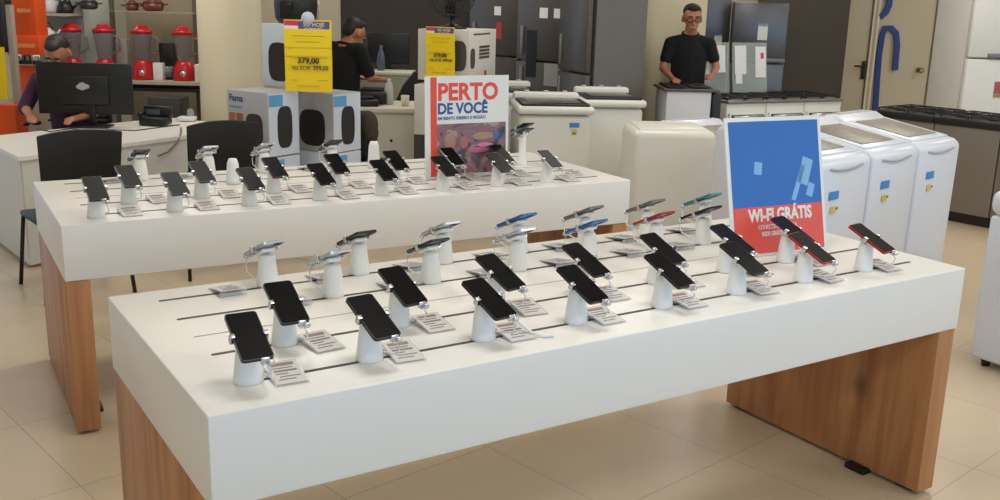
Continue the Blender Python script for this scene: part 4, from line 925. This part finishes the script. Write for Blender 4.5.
def person(label, loc, rz, J, shirt, sleeve=.5, hairlen=0.0, glasses=False, seated=False):
    """J: joints in a local frame, x to the person's left-in-picture right, -y is forward"""
    t = thing('person', label, 'person', loc, rz)
    Hd = Vector(J['head']); nk = Vector(J['neck']); pel = Vector(J['pelvis']); ch = (nk*.62+pel*.38) if 'chest' not in J else Vector(J['chest'])
    f = Vector(J.get('face', (0, -1, 0))).normalized()
    b = MB(); q = f.to_track_quat('-Y', 'Z').to_matrix() * 1.0; HS = 1.14; b.k = HS
    def L(v): return Hd + q @ (Vector(v)*HS)
    b.ell(L((0, .008, .03)), (.076, .094, .088), SKIN, rot=q, sub=3); b.hull(L((0, -.03, -.03)), (.056, .05, .05), L((0, -.045, -.085)), (.034, .034, .026), SKIN)
    b.hull(L((0, -.088, .022)), (.008, .010, .010), L((0, -.104, -.018)), (.014, .014, .012), SKIN)       # nose
    for s in (-1, 1):
        b.ell(L((s*.078, .012, .0)), (.010, .022, .032), SKIN, rot=q)                                    # ears
        b.ell(L((s*.03, -.080, .038)), (.024, .012, .008), SKIN, rot=q)                                   # brow
    b.ell(L((0, -.083, -.052)), (.024, .012, .010), SKIN, rot=q)
    b.k = 1.0
    b.hull(Hd + Vector((0, .01, -.06)), .056, nk, .060, SKIN)
    sh = {s: Vector(J['shoulder'][s]) for s in (0, 1)}
    b.hull(nk, (.07, .07, .04), ch, (.15, .095, .12), SKIN); b.hull(ch, (.15, .095, .1), pel, (.145, .10, .09), SKIN)
    for s in (0, 1):
        el = Vector(J['elbow'][s]); wr = Vector(J['wrist'][s]); b.hull(nk+Vector((0, 0, -.05)), .05, sh[s], .055, SKIN)
        b.hull(sh[s], .052, el, .040, SKIN); b.hull(el, .040, wr, .026, SKIN); hand(b, wr, Vector(J['hand'][s]), SKIN, side=(1 if s == 0 else -1))
        hp = pel + Vector(((-1, 1)[s]*.09, 0, -.03)); kn = Vector(J['knee'][s]); an = Vector(J['ankle'][s])
        b.hull(hp, .085, kn, .058, SKIN); b.hull(kn, .058, an, .04, SKIN); b.hull(an, .04, an + Vector((0, -.14, -.03)), (.04, .04, .028), SKIN)
    body = b.build('body', t, voxel=.0105)
    # shirt
    b = MB()
    b.hull(nk+Vector((0, 0, -.02)), (.075, .075, .035), ch, (.175, .122, .14), shirt); b.hull(ch, (.175, .122, .12), pel, (.170, .125, .10), shirt)
    for s in (0, 1):
        el = Vector(J['elbow'][s]); b.hull(nk+Vector((0, 0, -.05)), .062, sh[s], .064, shirt)
        if sleeve <= 1: b.hull(sh[s], .064, sh[s].lerp(el, sleeve), .060, shirt)
        else: b.hull(sh[s], .064, el, .056, shirt); b.hull(el, .058, el.lerp(Vector(J['wrist'][s]), sleeve-1), .044, shirt)
    b.build('shirt', t, voxel=.012)
    b = MB(); cr_ = [(.074*math.cos(a*math.pi/8), .070*math.sin(a*math.pi/8)) for a in range(16)]
    b.tube([nk + Vector((x_, y_+.004, -.006 + .018*(y_/.06))) for x_, y_ in cr_ + cr_[:1]], .012, shirt); b.build('collar', t)
    b = MB(); b.hull(pel+Vector((0, 0, -.04)), (.16, .115, .08), pel+Vector((0, 0, -.08)), (.16, .115, .08), JEANS)
    for s in (0, 1):
        hp = pel + Vector(((-1, 1)[s]*.09, 0, -.06)); kn = Vector(J['knee'][s]); an = Vector(J['ankle'][s]); b.hull(hp, .10, kn, .072, JEANS); b.hull(kn, .072, an, .058, JEANS)
    b.build('trousers', t, voxel=.014)
    b = MB()
    for s in (0, 1):
        an = Vector(J['ankle'][s]); b.hull(an + Vector((0, .03, -.035)), .045, an + Vector((0, -.16, -.045)), (.045, .06, .035), BLACK)
    b.build('shoes', t)
    # hair cap
    b = MB(1.07); b.ell(L((0, .030, .062)), (.083, .088, .072), HAIR, rot=q, sub=3); b.ell(L((0, .065, .02)), (.074, .055, .075), HAIR, rot=q)
    b.ell(L((0, -.035, .105)), (.058, .052, .030), HAIR, rot=q); b.build('hair', t, voxel=.009)
    b = MB(HS)
    for s in (-1, 1): b.ell(L((s*.03, -.087, .018)), (.013, .006, .007), mat('eye_white', (210, 205, 200), .3), rot=q); b.ell(L((s*.03, -.0925, .018)), (.006, .003, .006), HAIR, rot=q); b.ell(L((s*.03, -.090, .045)), (.022, .006, .005), HAIR, rot=q)
    b.build('eyes', t)
    b = MB(HS); b.ell(L((0, -.094, -.052)), (.022, .005, .006), mat('lips', (150, 84, 74), .5), rot=q); b.build('mouth', t)
    if glasses:
        b = MB()
        for s in (-1, 1):
            b.tube([L((s*.032+.024*math.cos(a*math.pi/6), -.102, .016+.018*math.sin(a*math.pi/6))) for a in range(13)], .0028, BLACK, seg=6); b.tube([L((s*.056, -.10, .02)), L((s*.082, .0, .02))], .0028, BLACK, seg=6)
        b.tube([L((-.01, -.104, .018)), L((.01, -.104, .018))], .0028, BLACK, seg=6); b.build('glasses', t)
    return t
# man standing behind the low white stove
q = PD(690, 40, 9.62)
person('person standing in black polo shirt and glasses, hands down on the stove', (q.x, q.y, 0), HEAD, dict(
    head=(0.0, -.03, 1.60), neck=(0, 0, 1.475), pelvis=(0, 0, .93), chest=(0, 0, 1.26), face=(.0, -1, -.22),
    shoulder=[(-.185, 0, 1.375), (.19, 0, 1.375)], elbow=[(-.245, -.02, 1.14), (.265, -.02, 1.16)], wrist=[(-.18, -.22, 1.055), (.20, -.20, 1.10)],
    hand=[(.2, -1, -.15), (-.5, -1, -.1)], knee=[(-.10, 0, .50), (.10, 0, .50)], ankle=[(-.11, 0, .09), (.11, 0, .09)]), SHIRTB, sleeve=.62, glasses=True)
# man in black seen from behind at the counter
q = PD(346, 40, 8.95)
person('person in black shirt seen from behind, head bowed over the counter', (q.x, q.y, 0), HEAD+140, dict(
    head=(0.0, -.09, 1.40), neck=(0, 0, 1.32), pelvis=(0, .03, .86), chest=(0, .02, 1.13), face=(0, -1, -.55),
    shoulder=[(-.185, 0, 1.275), (.185, 0, 1.275)], elbow=[(-.23, -.08, 1.03), (.23, -.08, 1.03)], wrist=[(-.14, -.28, 1.0), (.16, -.28, 1.0)],
    hand=[(.2, -1, -.1), (-.2, -1, -.1)], knee=[(-.10, -.02, .47), (.10, -.02, .47)], ankle=[(-.10, 0, .09), (.10, 0, .09)]), SHIRTB, sleeve=.8)
# seated man behind the monitor
q = PD(64, 60, 7.75)
person('person in purple shirt sitting at the desk behind the monitor, head down', (q.x, q.y, 0), HEAD-2, dict(
    head=(0.01, -.11, 1.245), neck=(0, -.01, 1.13), pelvis=(0, .10, .56), chest=(0, .03, .93), face=(.05, -1, -.75),
    shoulder=[(-.21, 0, 1.05), (.21, 0, 1.05)], elbow=[(-.30, -.08, .83), (.30, -.08, .83)], wrist=[(-.16, -.27, .79), (.20, -.27, .79)],
    hand=[(.6, -1, -.02), (-.2, -1, -.02)], knee=[(-.12, -.30, .52), (.12, -.30, .52)], ankle=[(-.12, -.24, .09), (.12, -.24, .09)]), SHIRTP, sleeve=1.15)
t = thing('office_chair', 'dark office chair under the person in purple shirt', 'chair', (q.x, q.y, 0), HEAD)
b = MB(); b.box((0, .12, .40), (.46, .42, .06), BLACK, bevel=.02); b.build('seat', t)
b = MB(); b.box((0, .36, .66), (.40, .05, .38), BLACK, bevel=.02); b.tube([(0, .32, .40), (0, .37, .55)], .02, METALBLK); b.build('backrest', t)
b = MB(); b.tube([(0, .12, .06), (0, .12, .38)], .028, METALBLK)
for k in range(5): a_ = k*2*math.pi/5; b.tube([(0, .12, .09), (.27*math.cos(a_), .12+.27*math.sin(a_), .03)], .018, METALBLK)
b.build('pedestal', t)
